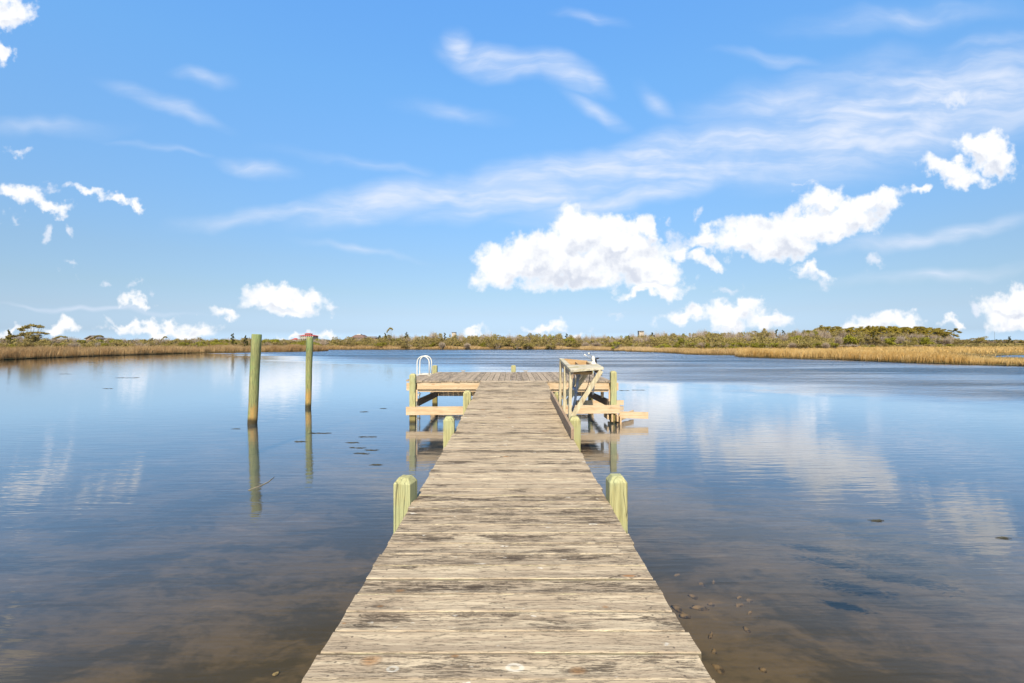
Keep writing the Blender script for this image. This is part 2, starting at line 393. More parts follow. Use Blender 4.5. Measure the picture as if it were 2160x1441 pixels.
def deck_mat(name, walkway=True):
    """UV: u along the board in metres (+ board number * 10), v across the board 0..1, second layer through Random per board"""
    m, n = mat_new(name)
    uvm = n.add('ShaderNodeUVMap'); uvm.uv_map = 'UVMap'
    s = n.add('ShaderNodeSeparateXYZ', Vector=uvm.outputs[0])
    u, vraw = s.outputs[0], s.outputs[1]
    bid = n.math('FLOOR', n.math('DIVIDE', u, 10.0))
    al = n.math('SUBTRACT', u, n.math('MULTIPLY', bid, 10.0))
    wn = n.add('ShaderNodeTexWhiteNoise', {'noise_dimensions': '1D'}, W=bid)
    rb = wn.outputs['Value']
    rs = n.add('ShaderNodeSeparateColor', Color=wn.outputs['Color'])
    vec = n.add('ShaderNodeCombineXYZ', X=al, Y=n.math('MULTIPLY', vraw, 0.145), Z=n.math('MULTIPLY', bid, 1.37)).outputs[0]
    gz = n.add('ShaderNodeCombineXYZ', X=al, Y=n.math('MULTIPLY_ADD', bid, 0.145, n.math('MULTIPLY', vraw, 0.145)), Z=0.0).outputs[0]
    warp = n.noise(vec, 5.0, 3, 0.5, 0, 1)
    wv = n.add('ShaderNodeVectorMath', {'operation': 'SCALE'}); n.set(wv, 0, n.vmath('SUBTRACT', warp, (0.5, 0.5, 0.5))); wv.inputs['Scale'].default_value = 0.03
    v2 = n.vmath('ADD', vec, wv.outputs[0])
    # knots: sparse cells, the grain bends round them
    kv = n.add('ShaderNodeTexVoronoi', {'feature': 'F1'}, Vector=n.mapping(vec, scale=(1.9, 5.0, 1.0)), Scale=1.0, Randomness=1.0)
    kd = kv.outputs['Distance']
    krand = n.add('ShaderNodeSeparateColor', Color=kv.outputs['Color'])
    kon = n.mr(krand.outputs[0], 0.50, 0.52)
    knear = n.math('MULTIPLY', n.mr(kd, 0.05, 0.42, 1, 0), kon)
    g1 = n.noise(n.mapping(v2, scale=(1.6, 26, 1)), 1.6, 6, 0.62, 0.5)
    g2 = n.noise(n.mapping(v2, scale=(8, 120, 3)), 1.2, 5, 0.72)
    g3 = n.noise(n.mapping(v2, scale=(26, 330, 3)), 1.0, 3, 0.7)
    rings = n.math('SINE', n.math('MULTIPLY', n.math('ADD', kd, n.math('MULTIPLY', g1, 0.05)), 95.0))
    if walkway:
        light, mid, brown, dk, yel = (0.62, 0.49, 0.315), (0.40, 0.30, 0.19), (0.20, 0.14, 0.088), (0.070, 0.048, 0.030), (0.74, 0.63, 0.36)
    else:
        light, mid, brown, dk, yel = (0.52, 0.40, 0.27), (0.38, 0.285, 0.19), (0.20, 0.145, 0.095), (0.07, 0.055, 0.042), (0.50, 0.40, 0.22)
    c = n.mix(n.mr(g1, 0.32, 0.58), light, mid)
    c = n.mix(n.mr(rb, 0.0, 1.0, 0.0, 0.5), c, mid)
    # mildew patches with fine broken grain
    pat = n.noise(n.mapping(n.vmath('ADD', gz, wv.outputs[0]), scale=(1.0, 3.2, 1)), 2.6, 6, 0.68, 0.4)
    pat2 = n.noise(n.mapping(vec, scale=(2.2, 18, 1)), 1.9, 6, 0.68, 0.6)
    psum = n.math('ADD', n.math('MULTIPLY', pat, 0.62), n.math('ADD', n.math('MULTIPLY', pat2, 0.42), n.math('MULTIPLY_ADD', rs.outputs[1], 0.15, -0.035)))
    psum = n.math('ADD', psum, n.math('MULTIPLY', knear, 0.05))
    pm = n.mr(psum, 0.50, 0.74)
    fine = n.math('ADD', n.math('MULTIPLY', g2, 0.6), n.math('MULTIPLY', g3, 0.4))
    fm = n.mr(n.math('ADD', fine, n.math('MULTIPLY', pm, 0.13)), 0.54, 0.60)
    # faces of the board near the gaps stay cleaner
    ed = n.math('MULTIPLY', n.math('ABSOLUTE', n.math('SUBTRACT', vraw, 0.5)), 2.0)
    hollow = n.mr(ed, 0.55, 1.0, 1.0, 0.35)
    c = n.mix(n.math('MULTIPLY', n.math('MULTIPLY', pm, n.mr(fine, 0.38, 0.60, 0.12, 0.62)), hollow), c, brown)
    c = n.mix(n.math('MULTIPLY', n.math('MULTIPLY', fm, n.math('MULTIPLY_ADD', pm, 0.62, 0.38)), hollow), c, dk)
    c = n.mix(n.math('MULTIPLY', knear, n.mr(rings, 0.2, 0.95, 0, 0.38)), c, brown)
    core = n.math('MULTIPLY', n.mr(kd, 0.05, 0.095, 1, 0), kon)
    cring = n.math('MULTIPLY', n.mr(n.math('ABSOLUTE', n.math('SUBTRACT', kd, 0.11)), 0.0, 0.025, 1, 0), kon)
    c = n.mix(n.math('MULTIPLY', cring, 0.7), c, dk)
    c = n.mix(n.math('MULTIPLY', core, 0.85), c, n.mix(n.mr(krand.outputs[1], 0.3, 0.7), (0.36, 0.16, 0.05), (0.24, 0.19, 0.13)))
    if walkway:      # the knots and white rings that show on the nearest boards
        ob = n.add('ShaderNodeTexCoord').outputs['Object']
        for (qx, qy, rad, kind) in ((1220,1414,.026,'o'),(783,1393,.030,'o'),(960,1385,.012,'o'),(843,1246,.020,'o'),(1277,1280,.013,'o'),(802,1278,.012,'o'),(725,1315,.009,'o'),(1196,1240,.018,'d'),(1040,1085,.018,'d'),(985,1150,.014,'d'),(1300,1110,.012,'d'),(1088,1406,.022,'w'),(830,1409,.016,'w')):
            dd_ = F * 1.262 / (qy - 720.5); ctr = ((qx - 1080) / F * dd_, dd_ - 3.0)
            pv = n.vmath('MULTIPLY', n.vmath('SUBTRACT', n.vmath('ADD', ob, wv.outputs[0]), ctr + (0,)), (1.0 / (rad * 1.5), 1.0 / rad, 0))
            dk_ = n.vmath('LENGTH', pv)
            if kind == 'w':
                c = n.mix(n.mr(n.math('ABSOLUTE', n.math('SUBTRACT', dk_, 0.8)), 0.12, 0.42, 0.55, 0), c, (0.76, 0.69, 0.55))
            else:
                halo = n.mr(dk_, 0.9, 3.6, 1, 0)
                rg = n.math('SINE', n.math('MULTIPLY', dk_, 9.0))
                c = n.mix(n.math('MULTIPLY', halo, n.mr(rg, 0.0, 1.0, 0.12, 0.34)), c, (0.13, 0.09, 0.055))
                c = n.mix(n.math('MULTIPLY', n.mr(dk_, 0.35, 1.15, 0.85, 0), n.mr(fine, 0.35, 0.6, 1.0, 0.45)), c, (0.36, 0.175, 0.06) if kind == 'o' else (0.10, 0.07, 0.045))
    # pale rubbed spots
    sp = n.noise(n.mapping(vec, scale=(6, 14, 1)), 1.6, 3, 0.5)
    c = n.mix(n.mr(sp, 0.69, 0.74, 0, 0.6), c, (0.80, 0.72, 0.58) if walkway else light)
    # worn yellow arrises
    ew = n.noise(n.mapping(vec, scale=(5.5, 0.0, 1)), 1.0, 4, 0.6)
    lim = n.math('SUBTRACT', 0.995, n.math('MULTIPLY', ew, 0.17 if walkway else 0.10))
    vs = n.math('MULTIPLY', n.math('SUBTRACT', vraw, 0.5), 2.0)
    em = n.mr(n.math('SUBTRACT', vs if walkway else ed, lim), -0.01, 0.03)
    enear = n.mr(n.math('SUBTRACT', n.math('MULTIPLY', vs, -1.0), n.math('ADD', lim, 0.05)), -0.01, 0.03)
    eb = n.mr(n.math('MULTIPLY_ADD', rs.outputs[0], 0.22, n.noise(n.mapping(vec, scale=(3.0, 0, 1)), 1.6, 5, 0.65)), 0.50, 0.66)
    c = n.mix(n.math('MULTIPLY', n.math('MAXIMUM', em, enear), n.math('MULTIPLY', eb, 0.9)), c, yel)
    gl_ = n.mr(vs, -0.995, -0.955, 1, 0)
    c = n.mix(n.math('MULTIPLY', gl_, 0.75), c, (0.06, 0.045, 0.03))
    # nail heads in three rows
    if walkway:
        nm = None
        for xx in (-0.685, -0.03, 0.665):
            for vvv in (0.24, 0.76):
                jx = n.math('MULTIPLY_ADD', n.math('SUBTRACT', rs.outputs[0], 0.5), 0.05, xx)
                dx = n.math('SUBTRACT', al, n.math('ADD', jx, 2.0))
                dy = n.math('MULTIPLY', n.math('SUBTRACT', vraw, n.math('MULTIPLY_ADD', rs.outputs[2], 0.16, vvv - 0.08)), 0.145)
                dd = n.math('SQRT', n.math('ADD', n.math('MULTIPLY', dx, dx), n.math('MULTIPLY', dy, dy)))
                k = n.mr(dd, 0.003, 0.0075, 1, 0)
                nm = k if nm is None else n.math('MAXIMUM', nm, k)
        c = n.mix(n.math('MULTIPLY', nm, 0.7), c, (0.06, 0.045, 0.035))
    h = n.math('SUBTRACT', n.math('MULTIPLY', g1, 0.8), n.math('MULTIPLY', fm, 1.0))
    mat_out(n, principled(n, c, 0.85, 0.2, bump(n, h, 0.0022, 0.9)))
    return m

M = {}
M['deck'] = deck_mat('weathered_decking')
M['deck_grey'] = deck_mat('grey_decking', False)
M['post'] = post_mat('treated_post')
M['pile'] = post_mat('round_pile', True)
M['pine'] = wood('new_pine_x', (0.64, 0.475, 0.29), (0.52, 0.345, 0.18), (0.30, 0.18, 0.09), 'x', 0.3)
M['pine_y'] = wood('new_pine_y', (0.66, 0.47, 0.27), (0.50, 0.31, 0.15), (0.30, 0.17, 0.07), 'y', 0.2)
M['pine_z'] = wood('new_pine_z', (0.70, 0.50, 0.30), (0.55, 0.34, 0.16), (0.34, 0.18, 0.08), 'z', 0.2)
M['brown_y'] = wood('brown_board_y', (0.42, 0.30, 0.19), (0.30, 0.20, 0.125), (0.13, 0.085, 0.055), 'y', 0.45, grain=0.8)
M['table_z'] = wood('table_leg', (0.62, 0.53, 0.34), (0.44, 0.35, 0.20), (0.20, 0.15, 0.085), 'z', 0.35)
M['table_x'] = wood('table_top', (0.66, 0.58, 0.42), (0.46, 0.39, 0.26), (0.15, 0.12, 0.08), 'x', 0.95, green=(0.34, 0.29, 0.12), fine=0.5)
M['basin'] = wood('basin', (0.62, 0.42, 0.20), (0.42, 0.24, 0.10), (0.30, 0.15, 0.05), 'x', 0.25)

def plain(name, c, rough=0.5, metal=0.0, var=0.12, scale=20):
    m, n = mat_new(name)
    tc = n.add('ShaderNodeTexCoord').outputs['Object']
    nz = n.noise(tc, scale, 4, 0.6)
    cc = n.mix(n.mr(nz, 0.35, 0.7, 0, 1), c, tuple(x * (1 - var * 3) for x in c))
    mat_out(n, principled(n, cc, rough, 0.4, bump(n, nz, 0.001, 0.4), Metallic=metal))
    return m
M['white'] = plain('white_tube', (0.82, 0.75, 0.60), 0.35, 0, 0.05)
M['pvc'] = plain('grey_pipe', (0.30, 0.32, 0.36), 0.45)
M['bluegrey'] = plain('pipe_elbow', (0.42, 0.50, 0.68), 0.4)
M['rubber'] = plain('black_rubber', (0.02, 0.02, 0.022), 0.6)
M['tan'] = plain('tan_hardware', (0.50, 0.42, 0.30), 0.7)
M['steel'] = plain('dull_steel', (0.55, 0.54, 0.50), 0.4, 0.5)
M['weed'] = plain('floating_weed', (0.06, 0.055, 0.03), 0.8, 0, 0.2)
M['straw'] = plain('dry_reed', (0.38, 0.30, 0.18), 0.8)
M['shell'] = plain('shell', (0.55, 0.42, 0.20), 0.7, 0, 0.25, 30)
M['shell_brown'] = plain('brown_shell', (0.30, 0.20, 0.09), 0.8, 0, 0.3, 14)
M['shellpale'] = plain('pale_shell', (0.75, 0.72, 0.55), 0.7, 0, 0.15, 30)

# ------------------------------------------------------------------ water, bed, land
def water_mat():
    m, n = mat_new('pond_water')
    tc = n.add('ShaderNodeTexCoord').outputs['Object']
    s = n.add('ShaderNodeSeparateXYZ', Vector=tc)
    x, y = s.outputs[0], s.outputs[1]
    big = n.noise(n.mapping(tc, scale=(0.05, 0.12, 1)), 1.0, 4, 0.55)
    base = n.math('ADD', n.math('ADD', y, x), n.math('MULTIPLY_ADD', big, 26.0, -13.0 - 27.0))
    rip = n.mr(base, -4, 14)
    streak = n.noise(n.mapping(tc, rot=(0, 0, R(12)), scale=(0.035, 0.22, 1)), 1.0, 4, 0.55)
    rip = n.math('MULTIPLY', rip, n.mr(streak, 0.40, 0.58, 0.5, 1.0))
    w1 = n.noise(n.mapping(tc, rot=(0, 0, R(-20)), scale=(2.0, 3.2, 1)), 1.0, 4, 0.6, 0.3)
    w2 = n.noise(n.mapping(tc, rot=(0, 0, R(25)), scale=(3.0, 7.0, 1)), 1.0, 3, 0.6, 0.2)
    wc = n.noise(n.mapping(tc, rot=(0, 0, R(-7)), scale=(1.3, 9.0, 1)), 1.0, 3, 0.5, 0.2)
    h = n.math('MULTIPLY', rip, n.math('ADD', n.math('MULTIPLY', w1, 0.075), n.math('MULTIPLY', w2, 0.012)))
    h = n.math('ADD', h, n.math('MULTIPLY', wc, 0.0030))
    b = n.add('ShaderNodeBump'); n.set(b, 'Height', h); n.set(b, 'Distance', 1.0); n.set(b, 'Strength', 1.0)
    nb = b.outputs[0]
    # wave faces turned to the viewer are the ones seen at low angles: weight the wavelet normals that way
    inc = n.add('ShaderNodeNewGeometry').outputs['Incoming']
    kk = n.add('ShaderNodeVectorMath', {'operation': 'SCALE'}); n.set(kk, 0, n.vmath('MULTIPLY', inc, (1, 1, 0))); n.set(kk, 'Scale', n.math('MULTIPLY', rip, 0.20))
    nb = n.vmath('NORMALIZE', n.vmath('ADD', nb, kk.outputs[0]))
    fr = n.math('MULTIPLY_ADD', n.add('ShaderNodeFresnel', IOR=1.333, Normal=nb).outputs[0], n.math('MULTIPLY_ADD', rip, -0.60, 2.15), -0.11, clamp=True)
    gl = n.add('ShaderNodeBsdfGlossy', Color=(0.93, 0.96, 1.0, 1), Roughness=n.math('MULTIPLY_ADD', rip, 0.01, 0.018), Normal=nb)
    tr = n.add('ShaderNodeBsdfTransparent', Color=(0.86, 0.83, 0.74, 1))
    df = n.add('ShaderNodeBsdfDiffuse', Color=(0.045, 0.110, 0.165, 1))
    lw = n.add('ShaderNodeLayerWeight', Blend=0.5).outputs['Facing']
    murk = n.mr(lw, 0.50, 0.90, 0.05, 0.30, smooth=False)      # longer path through the water at low angles
    body = n.add('ShaderNodeMixShader', i0=murk, i1=tr, i2=df)
    mx = n.add('ShaderNodeMixShader', i0=fr, i1=body, i2=gl)
    mat_out(n, mx)
    return m

def bed_mat():
    m, n = mat_new('pond_bed')
    tc = n.add('ShaderNodeTexCoord').outputs['Object']
    wv = n.noise(tc, 0.9, 4, 0.6, 0, 1)
    ws = n.add('ShaderNodeVectorMath', {'operation': 'SCALE'}); n.set(ws, 0, n.vmath('SUBTRACT', wv, (0.5, 0.5, 0.5))); ws.inputs['Scale'].default_value = 1.3
    v = n.vmath('ADD', tc, ws.outputs[0])
    p = n.noise(n.mapping(v, rot=(0, 0, R(25)), scale=(0.7, 1.5, 1)), 1.0, 6, 0.62)
    q = n.noise(n.mapping(tc, rot=(0, 0, R(25)), scale=(6, 16, 1)), 1.0, 4, 0.65)
    t = n.math('ADD', p, n.math('MULTIPLY_ADD', q, 0.26, -0.13))
    c = n.mix(n.mr(t, 0.40, 0.60), (0.085, 0.068, 0.042), (0.165, 0.122, 0.072))
    c = n.mix(n.mr(t, 0.60, 0.72), c, (0.23, 0.165, 0.095))
    mat_out(n, principled(n, c, 0.95, 0.1))
    return m
M['water'] = water_mat(); M['bed'] = bed_mat()

def land_mat():
    m, n = mat_new('marsh_soil')
    tc = n.add('ShaderNodeTexCoord').outputs['Object']
    a = n.noise(n.mapping(tc, scale=(0.03, 0.08, 1)), 1.0, 6, 0.6)
    b = n.noise(tc, 1.2, 4, 0.65)
    c = n.mix(n.mr(a, 0.35, 0.62), (0.30, 0.20, 0.09), (0.15, 0.13, 0.045))
    c = n.mix(n.mr(b, 0.4, 0.7, 0, 0.6), c, (0.40, 0.28, 0.12))
    c = n.mix(zmask(n, 0.10, 0.03), c, (0.04, 0.028, 0.014))
    mat_out(n, principled(n, c, 0.95, 0.1, bump(n, b, 0.15, 0.8)))
    return m
M['land'] = land_mat()

w = MB(); w.add([(-5000,-600,0),(5000,-600,0),(5000,7000,0),(-5000,7000,0)], [(0,1,2,3)])
o = w.build('water', M['water']); tag(o, 'calm brackish pond water, clear and brown near the dock, rippled blue farther out', 'water', kind='structure')
bedn = 90
bx = np.linspace(-60, 60, bedn); by = np.linspace(-12, 90, bedn)
gx, gy = np.meshgrid(bx, by)
gz = -0.62 - 0.012 * np.clip(gy, 0, 60) + 0.05 * np.sin(gx * 0.9 + 1.3 * np.sin(gy * 0.7)) + rng.normal(0, 0.012, gx.shape)
bv = np.stack([gx.ravel(), gy.ravel(), gz.ravel()], 1)
ii = np.arange(bedn * bedn).reshape(bedn, bedn)
bf = np.stack([ii[:-1, :-1].ravel(), ii[:-1, 1:].ravel(), ii[1:, 1:].ravel(), ii[1:, :-1].ravel()], 1)
me = mesh_np('pond_bed', bv, bf, M['bed']); me.polygons.foreach_set('use_smooth', [True] * len(bf))
o = bpy.data.objects.new('pond_bed', me); col.objects.link(o)
tag(o, 'sandy brown pond bed with dark weed patches under the clear water', 'ground', kind='structure')
w = MB(); w.add([(-5000,-600,-1.9),(5000,-600,-1.9),(5000,7000,-1.9),(-5000,7000,-1.9)], [(0,1,2,3)])
o = w.build('deep_bed', M['bed']); tag(o, 'dark bottom under the deeper water', 'ground', kind='structure')

def shore(px, py):
    d = F * EYE / (py - 720.5)
    return ((px - 1080) / F * d, d)
SHORE_L = [(-150, -40), (-95, 5), (-72, 30)] + [shore(*p) for p in ((-160, 765), (0, 759.5), (50, 757.2), (100, 755), (200, 751.3), (300, 748), (400, 745.2), (470, 744), (540, 743), (600, 742.3), (640, 741.7), (670, 741.2), (690, 740.3), (684, 739.0))]
SHORE_F = [shore(*p) for p in ((640, 738.4), (700, 737.9), (800, 737.6), (950, 737.4), (1100, 737.3), (1223, 737.4))]
SHORE_R = [shore(*p) for p in ((1226, 738.8), (1320, 740.6), (1324, 741.6), (1400, 744), (1440, 746.2), (1445, 747.6), (1500, 748.6), (1550, 749.3), (1556, 753), (1620, 755.2), (1700, 757.5), (1760, 759), (1830, 762), (1900, 765), (1980, 767.5), (2050, 769.5), (2160, 772.5), (2300, 778))] + [(62, 22), (90, 0), (140, -40)]
shoreline = SHORE_L + SHORE_F + SHORE_R
def roughen(pts, amp=0.25, step=1.6):
    out = []
    for a, b in zip(pts[:-1], pts[1:]):
        L = math.hypot(b[0]-a[0], b[1]-a[1]); k = max(1, min(60, int(L / step)))
        for i in range(k):
            t = i / k
            out.append((a[0]+(b[0]-a[0])*t + random.uniform(-amp, amp), a[1]+(b[1]-a[1])*t + random.uniform(-amp, amp)))
    out.append(pts[-1]); return out
sh = roughen(shoreline)
POOLS = [roughen([shore(2076, 753.0), shore(2100, 755.5), shore(2200, 757), shore(2330, 757), shore(2360, 751), shore(2200, 749.3), shore(2120, 749.6), shore(2095, 751.3), shore(2076, 753.0)], 0.15)[:-1],
         roughen([shore(2112, 739.6), shore(2300, 739.9), shore(2300, 738.6), shore(2125, 738.9), shore(2112, 739.6)], 0.15, 5)[:-1]]
outer = sh + [(4500, -40), (4500, 6500), (-4500, 6500), (-4500, -40)]
def pip(x, y, poly):
    ins = np.zeros(np.shape(x), bool); px = np.array([p[0] for p in poly]); py = np.array([p[1] for p in poly]); j = len(poly) - 1
    for i in range(len(poly)):
        c = ((py[i] > y) != (py[j] > y)) & (x < (px[j]-px[i]) * (y-py[i]) / (py[j]-py[i] + 1e-12) + px[i])
        ins ^= c; j = i
    return ins
def on_land(x, y):
    r = pip(x, y, outer)
    for p in POOLS: r &= ~pip(x, y, p)
    return r
loops = [[Vector((p[0], p[1], 0.12)) for p in lp] for lp in [outer] + POOLS]
tris = tessellate_polygon(loops)
lm = MB(); allv = [v for lp in loops for v in lp]
lm.add(allv, [tuple(t) for t in tris])
for lp in loops:                                 # banks
    k = len(lp)
    for i in range(k):
        a, b = lp[i], lp[(i+1) % k]
        if math.hypot(a.x, a.y) > 400 and math.hypot(b.x, b.y) > 400: continue
        lm.add([a, b, (b.x, b.y, -0.7), (a.x, a.y, -0.7)], [(0, 1, 2, 3)])
o = lm.build('marsh_ground', M['land']); tag(o, 'low flat salt marsh ground around the pond with a dark muddy bank', 'ground', kind='structure')

# ------------------------------------------------------------------ walkway
DZ = ([-6, 3, 4.2, 5.2, 6.45, 7.48, 8.85, 11.0], [0.640, 0.652, 0.668, 0.690, 0.735, 0.790, 0.865, 0.990])
def dz(y): return float(np.interp(y, *DZ))
def cx(y): return float(np.interp(y, [0, 5, 11], [-0.014, -0.008, 0.040]))

def board(mb, idx, along, across0, width, a0, a1, zf, thick=0.036, nseg=8, cup=0.003, edge_r=0.006, wob=0.0015):
    """one plank; along = 'x' or 'y'; across0 = coordinate of its near edge"""
    prof = [(0.0, -edge_r), (0.035, -0.0012), (0.08, 0.0), (0.3, -cup), (0.5, -cup * 1.2), (0.7, -cup), (0.92, 0.0), (0.965, -0.0012), (1.0, -edge_r)]
    zj = random.uniform(-0.0025, 0.0025); tl = random.uniform(-0.002, 0.002)
    rows = []
    e0 = random.uniform(-wob, wob); ph = random.random() * 6
    for i in range(nseg + 1):
        t = i / nseg; a = a0 + (a1 - a0) * t
        dw = wob * math.sin(t * 7 + ph) 
        row = []
        for (v, z) in prof:
            ac = across0 + v * width + (dw if v < 0.2 or v > 0.8 else 0)
            x, y = (a, ac) if along == 'x' else (ac, a)
            row.append((x, y, zf(x, y) + z + zj + tl * (v - 0.5) * 2, v, a))
        row.insert(0, (row[0][0], row[0][1], row[0][2] - thick, -0.02, a)); row.append((row[-1][0], row[-1][1], row[-1][2] - thick, 1.02, a))
        rows.append(row)
    k = len(rows[0]); vs = [(p[0], p[1], p[2]) for r in rows for p in r]
    uvs_v = [(idx * 10 + 2.0 + p[4] % 8 if along == 'y' else idx * 10 + 2.0 + p[4], min(max(p[3], 0), 1)) for r in rows for p in r]
    if along == 'y': uvs_v = [(idx * 10 + (p[4] - 10.0), min(max(p[3], 0), 1)) for r in rows for p in r]
    fs, us = [], []
    for i in range(nseg):
        for j in range(k - 1):
            q = (i*k+j, i*k+j+1, (i+1)*k+j+1, (i+1)*k+j)
            fs.append(q); us.append([uvs_v[t] for t in q])
        q = (i*k, (i+1)*k, (i+1)*k+k-1, i*k+k-1); fs.append(q); us.append([uvs_v[t] for t in q])
    for i in (0, nseg):
        q = tuple(i*k+j for j in range(k)); fs.append(q); us.append([uvs_v[t] for t in q])
    mb.add(vs, fs, False, us)

PITCH = 0.1465
walk = thing('wooden_walkway', 'long weathered grey wooden walkway of cross planks leading out from the viewer to the platform', 'walkway', (0, 3, 0))
wb = MB(); y = -4.62; idx = 0
y = 1.73 - PITCH * 44 + 0.012
while y < 10.90:
    c = cx(y)
    board(wb, idx, 'x', y, PITCH - 0.0035, c - 0.762 + random.uniform(-0.005, 0.003) - (0.011 if idx % 6 == 2 else 0), c + 0.762 + random.uniform(-0.003, 0.005) + (0.012 if idx % 7 == 3 else 0), lambda X, Y: dz(Y))
    y += PITCH; idx += 1
wb.build('decking', M['deck'], walk)
for sx in (-0.70, 0.0, 0.70):
    sb = MB()
    ys = [-4.8, 3, 4.2, 5.2, 6.45, 7.48, 8.85, 10.9]
    for a, b in zip(ys[:-1], ys[1:]):
        sb.beam((cx(a)+sx, a, dz(a) - 0.045 - 0.095), (cx(b)+sx, b, dz(b) - 0.045 - 0.095), 0.038, 0.19)
    sb.build('stringer', M['pine_y'], walk)

def post(x, y, ztop, parent, half=0.07, rot=0.0, zbot=-1.4, cap=0.045, mat='post', label=None, lean=(0, 0)):
    mb = MB(); hs = half; t = half * 0.55
    lv = [(zbot, hs), (ztop - cap, hs), (ztop, t)]
    vs = []
    for z, h_ in lv:
        lx, ly = lean[0] * (z - zbot), lean[1] * (z - zbot)
        for a in range(4):
            ang = R(45 + 90 * a + rot); rr = h_ * math.sqrt(2)
            vs.append((x + lx + rr * math.cos(ang), y + ly + rr * math.sin(ang), z))
    fs = [(i*4+k, i*4+(k+1) % 4, (i+1)*4+(k+1) % 4, (i+1)*4+k) for i in range(2) for k in range(4)] + [(0,3,2,1), (8,9,10,11)]
    mb.add(vs, fs)
    o = mb.build('post', M[mat], parent, bevel=0.004)
    if label: o['label'] = label
    return o
post(-0.842, 3.69, 0.845, walk, rot=-12, label='nearest post on the left of the walkway')
post(0.822, 3.67, 0.862, walk, rot=1, label='nearest post on the right of the walkway')
post(-0.825, 6.12, 0.93, walk, rot=3); post(0.822, 6.12, 0.93, walk, rot=0)
post(-0.815, 8.50, 1.017, walk, rot=0); post(0.835, 8.52, 0.99, walk, rot=0)
# cross pieces tying each pair of posts under the deck
for yy in (3.69, 6.12, 8.5):
    MB().box((-0.90, yy + 0.075, dz(yy) - 0.44), (0.90, yy + 0.113, dz(yy) - 0.24)).build('cross_beam', M['pine'], walk, bevel=0.003)
# toe board on edge along the right side
k0, k1 = 5.72, 8.62
tb = MB(); tb.beam((0.742, k0, dz(k0) + 0.072), (0.728, k1, dz(k1) + 0.072), 0.038, 0.138)
o = tb.build('toe_board', M['brown_y'], walk, bevel=0.003); o['label'] = 'brown board standing on edge along the right side beside the cleaning table'

# ------------------------------------------------------------------ platform
plat = thing('dock_platform', 'wide square wooden dock platform at the end of the walkway on green posts', 'dock platform', (0.02, 12.5, 0))
PZ = 0.985
pb = MB(); x = -2.25; idx = 0
while x < 2.25:
    board(pb, idx, 'y', x, 0.1385, 10.985 + random.uniform(-0.01, 0.008), 14.12 + random.uniform(-0.01, 0.02), lambda X, Y: PZ + 0.004, nseg=5, cup=0.0015, edge_r=0.003)
    x += 0.1485; idx += 1
x = -2.25 - 0.1485 * 2
while x < -2.30:
    board(pb, idx, 'y', x, 0.143, 11.22, 13.1, lambda X, Y: PZ + 0.004, nseg=4, cup=0.0015, edge_r=0.003)
    x += 0.1485; idx += 1
pb.build('decking', M['deck_grey'], plat)
B = lambda lo, hi, name, mat, bev=0.003: MB().box(lo, hi).build(name, M[mat], plat, bevel=bev)
B((-2.24, 11.000, 0.781), (2.29, 11.038, 0.949), 'fascia_board', 'pine')
B((-2.22, 11.041, 0.718), (2.27, 11.079, 0.944), 'rim_joist', 'pine')
B((-2.51, 11.083, 0.745), (2.53, 11.121, 0.930), 'rear_rim_joist', 'pine')
B((-2.51, 14.03, 0.745), (2.50, 14.068, 0.943), 'rim_joist', 'pine')
for xx in (-2.18, -1.5, -0.75, 0.02, 0.75, 1.5, 2.18):
    B((xx - 0.019, 11.125, 0.76), (xx + 0.019, 14.026, 0.944), 'joist', 'brown_y')
for (px_, py_, zt) in ((-2.335, 10.99, 1.155), (2.385, 10.99, 1.218), (-2.335, 14.14, 1.19), (0.045, 14.15, 1.19), (2.385, 14.14, 1.19)):
    post(px_, py_, zt, plat, rot=random.uniform(-1.5, 1.5), cap=0.02 if py_ > 12 else 0.035)
lb = MB(); lb.beam((-2.475, 10.896, 0.288), (2.515, 10.896, 0.330), 0.038, 0.195); lb.build('front_brace', M['pine'], plat, bevel=0.003)
lb = MB(); lb.beam((-2.46, 14.045, 0.365), (2.46, 14.045, 0.365), 0.038, 0.19); lb.build('rear_brace', M['pine'], plat, bevel=0.003)
for sx in (-2.243, 2.293):
    lb = MB(); lb.beam((sx, 11.08, 0.455), (sx, 14.02, 0.345), 0.038, 0.17); lb.build('side_brace', M['brown_y'], plat, bevel=0.003)
    s2 = 1 if sx < 0 else -1
    B((sx - 0.018 + s2 * 0.0, 11.00 - 0.02, 0.50), (sx + 0.018, 11.0 - 0.002, 0.775), 'hanger_block', 'pine_z', 0.002)
B((2.17, 11.35, 0.54), (2.235, 11.42, 0.755), 'hanger_block', 'pine_z', 0.002)
# low landing timbers on the right of the platform
lt = MB(); lt.beam((2.50, 10.93, 0.195), (3.19, 10.93, 0.178), 0.038, 0.155); lt.build('landing_beam', M['pine'], plat, bevel=0.003)
lt = MB(); lt.beam((1.9, 13.92, 0.085), (3.33, 13.92, 0.088), 0.038, 0.14); lt.build('landing_beam', M['pine'], plat, bevel=0.003)
lt = MB(); lt.beam((2.49, 11.0, 0.085), (3.05, 11.75, 0.12), 0.038, 0.13); lt.build('landing_knee', M['pine_y'], plat, bevel=0.003)
for xx, z0, z1, ya in ((2.425, 0.07, 0.225, 10.70), (2.52, -0.02, 0.17, 10.80), (2.335, 0.04, 0.21, 10.86), (2.24, 0.09, 0.20, 10.88)):
    lt = MB(); lt.beam((xx, ya, (z0+z1)/2), (xx + 0.01, 11.35, (z0+z1)/2 - 0.01), 0.036, z1 - z0); lt.build('landing_bracket', M['pine_y'], plat, bevel=0.002)
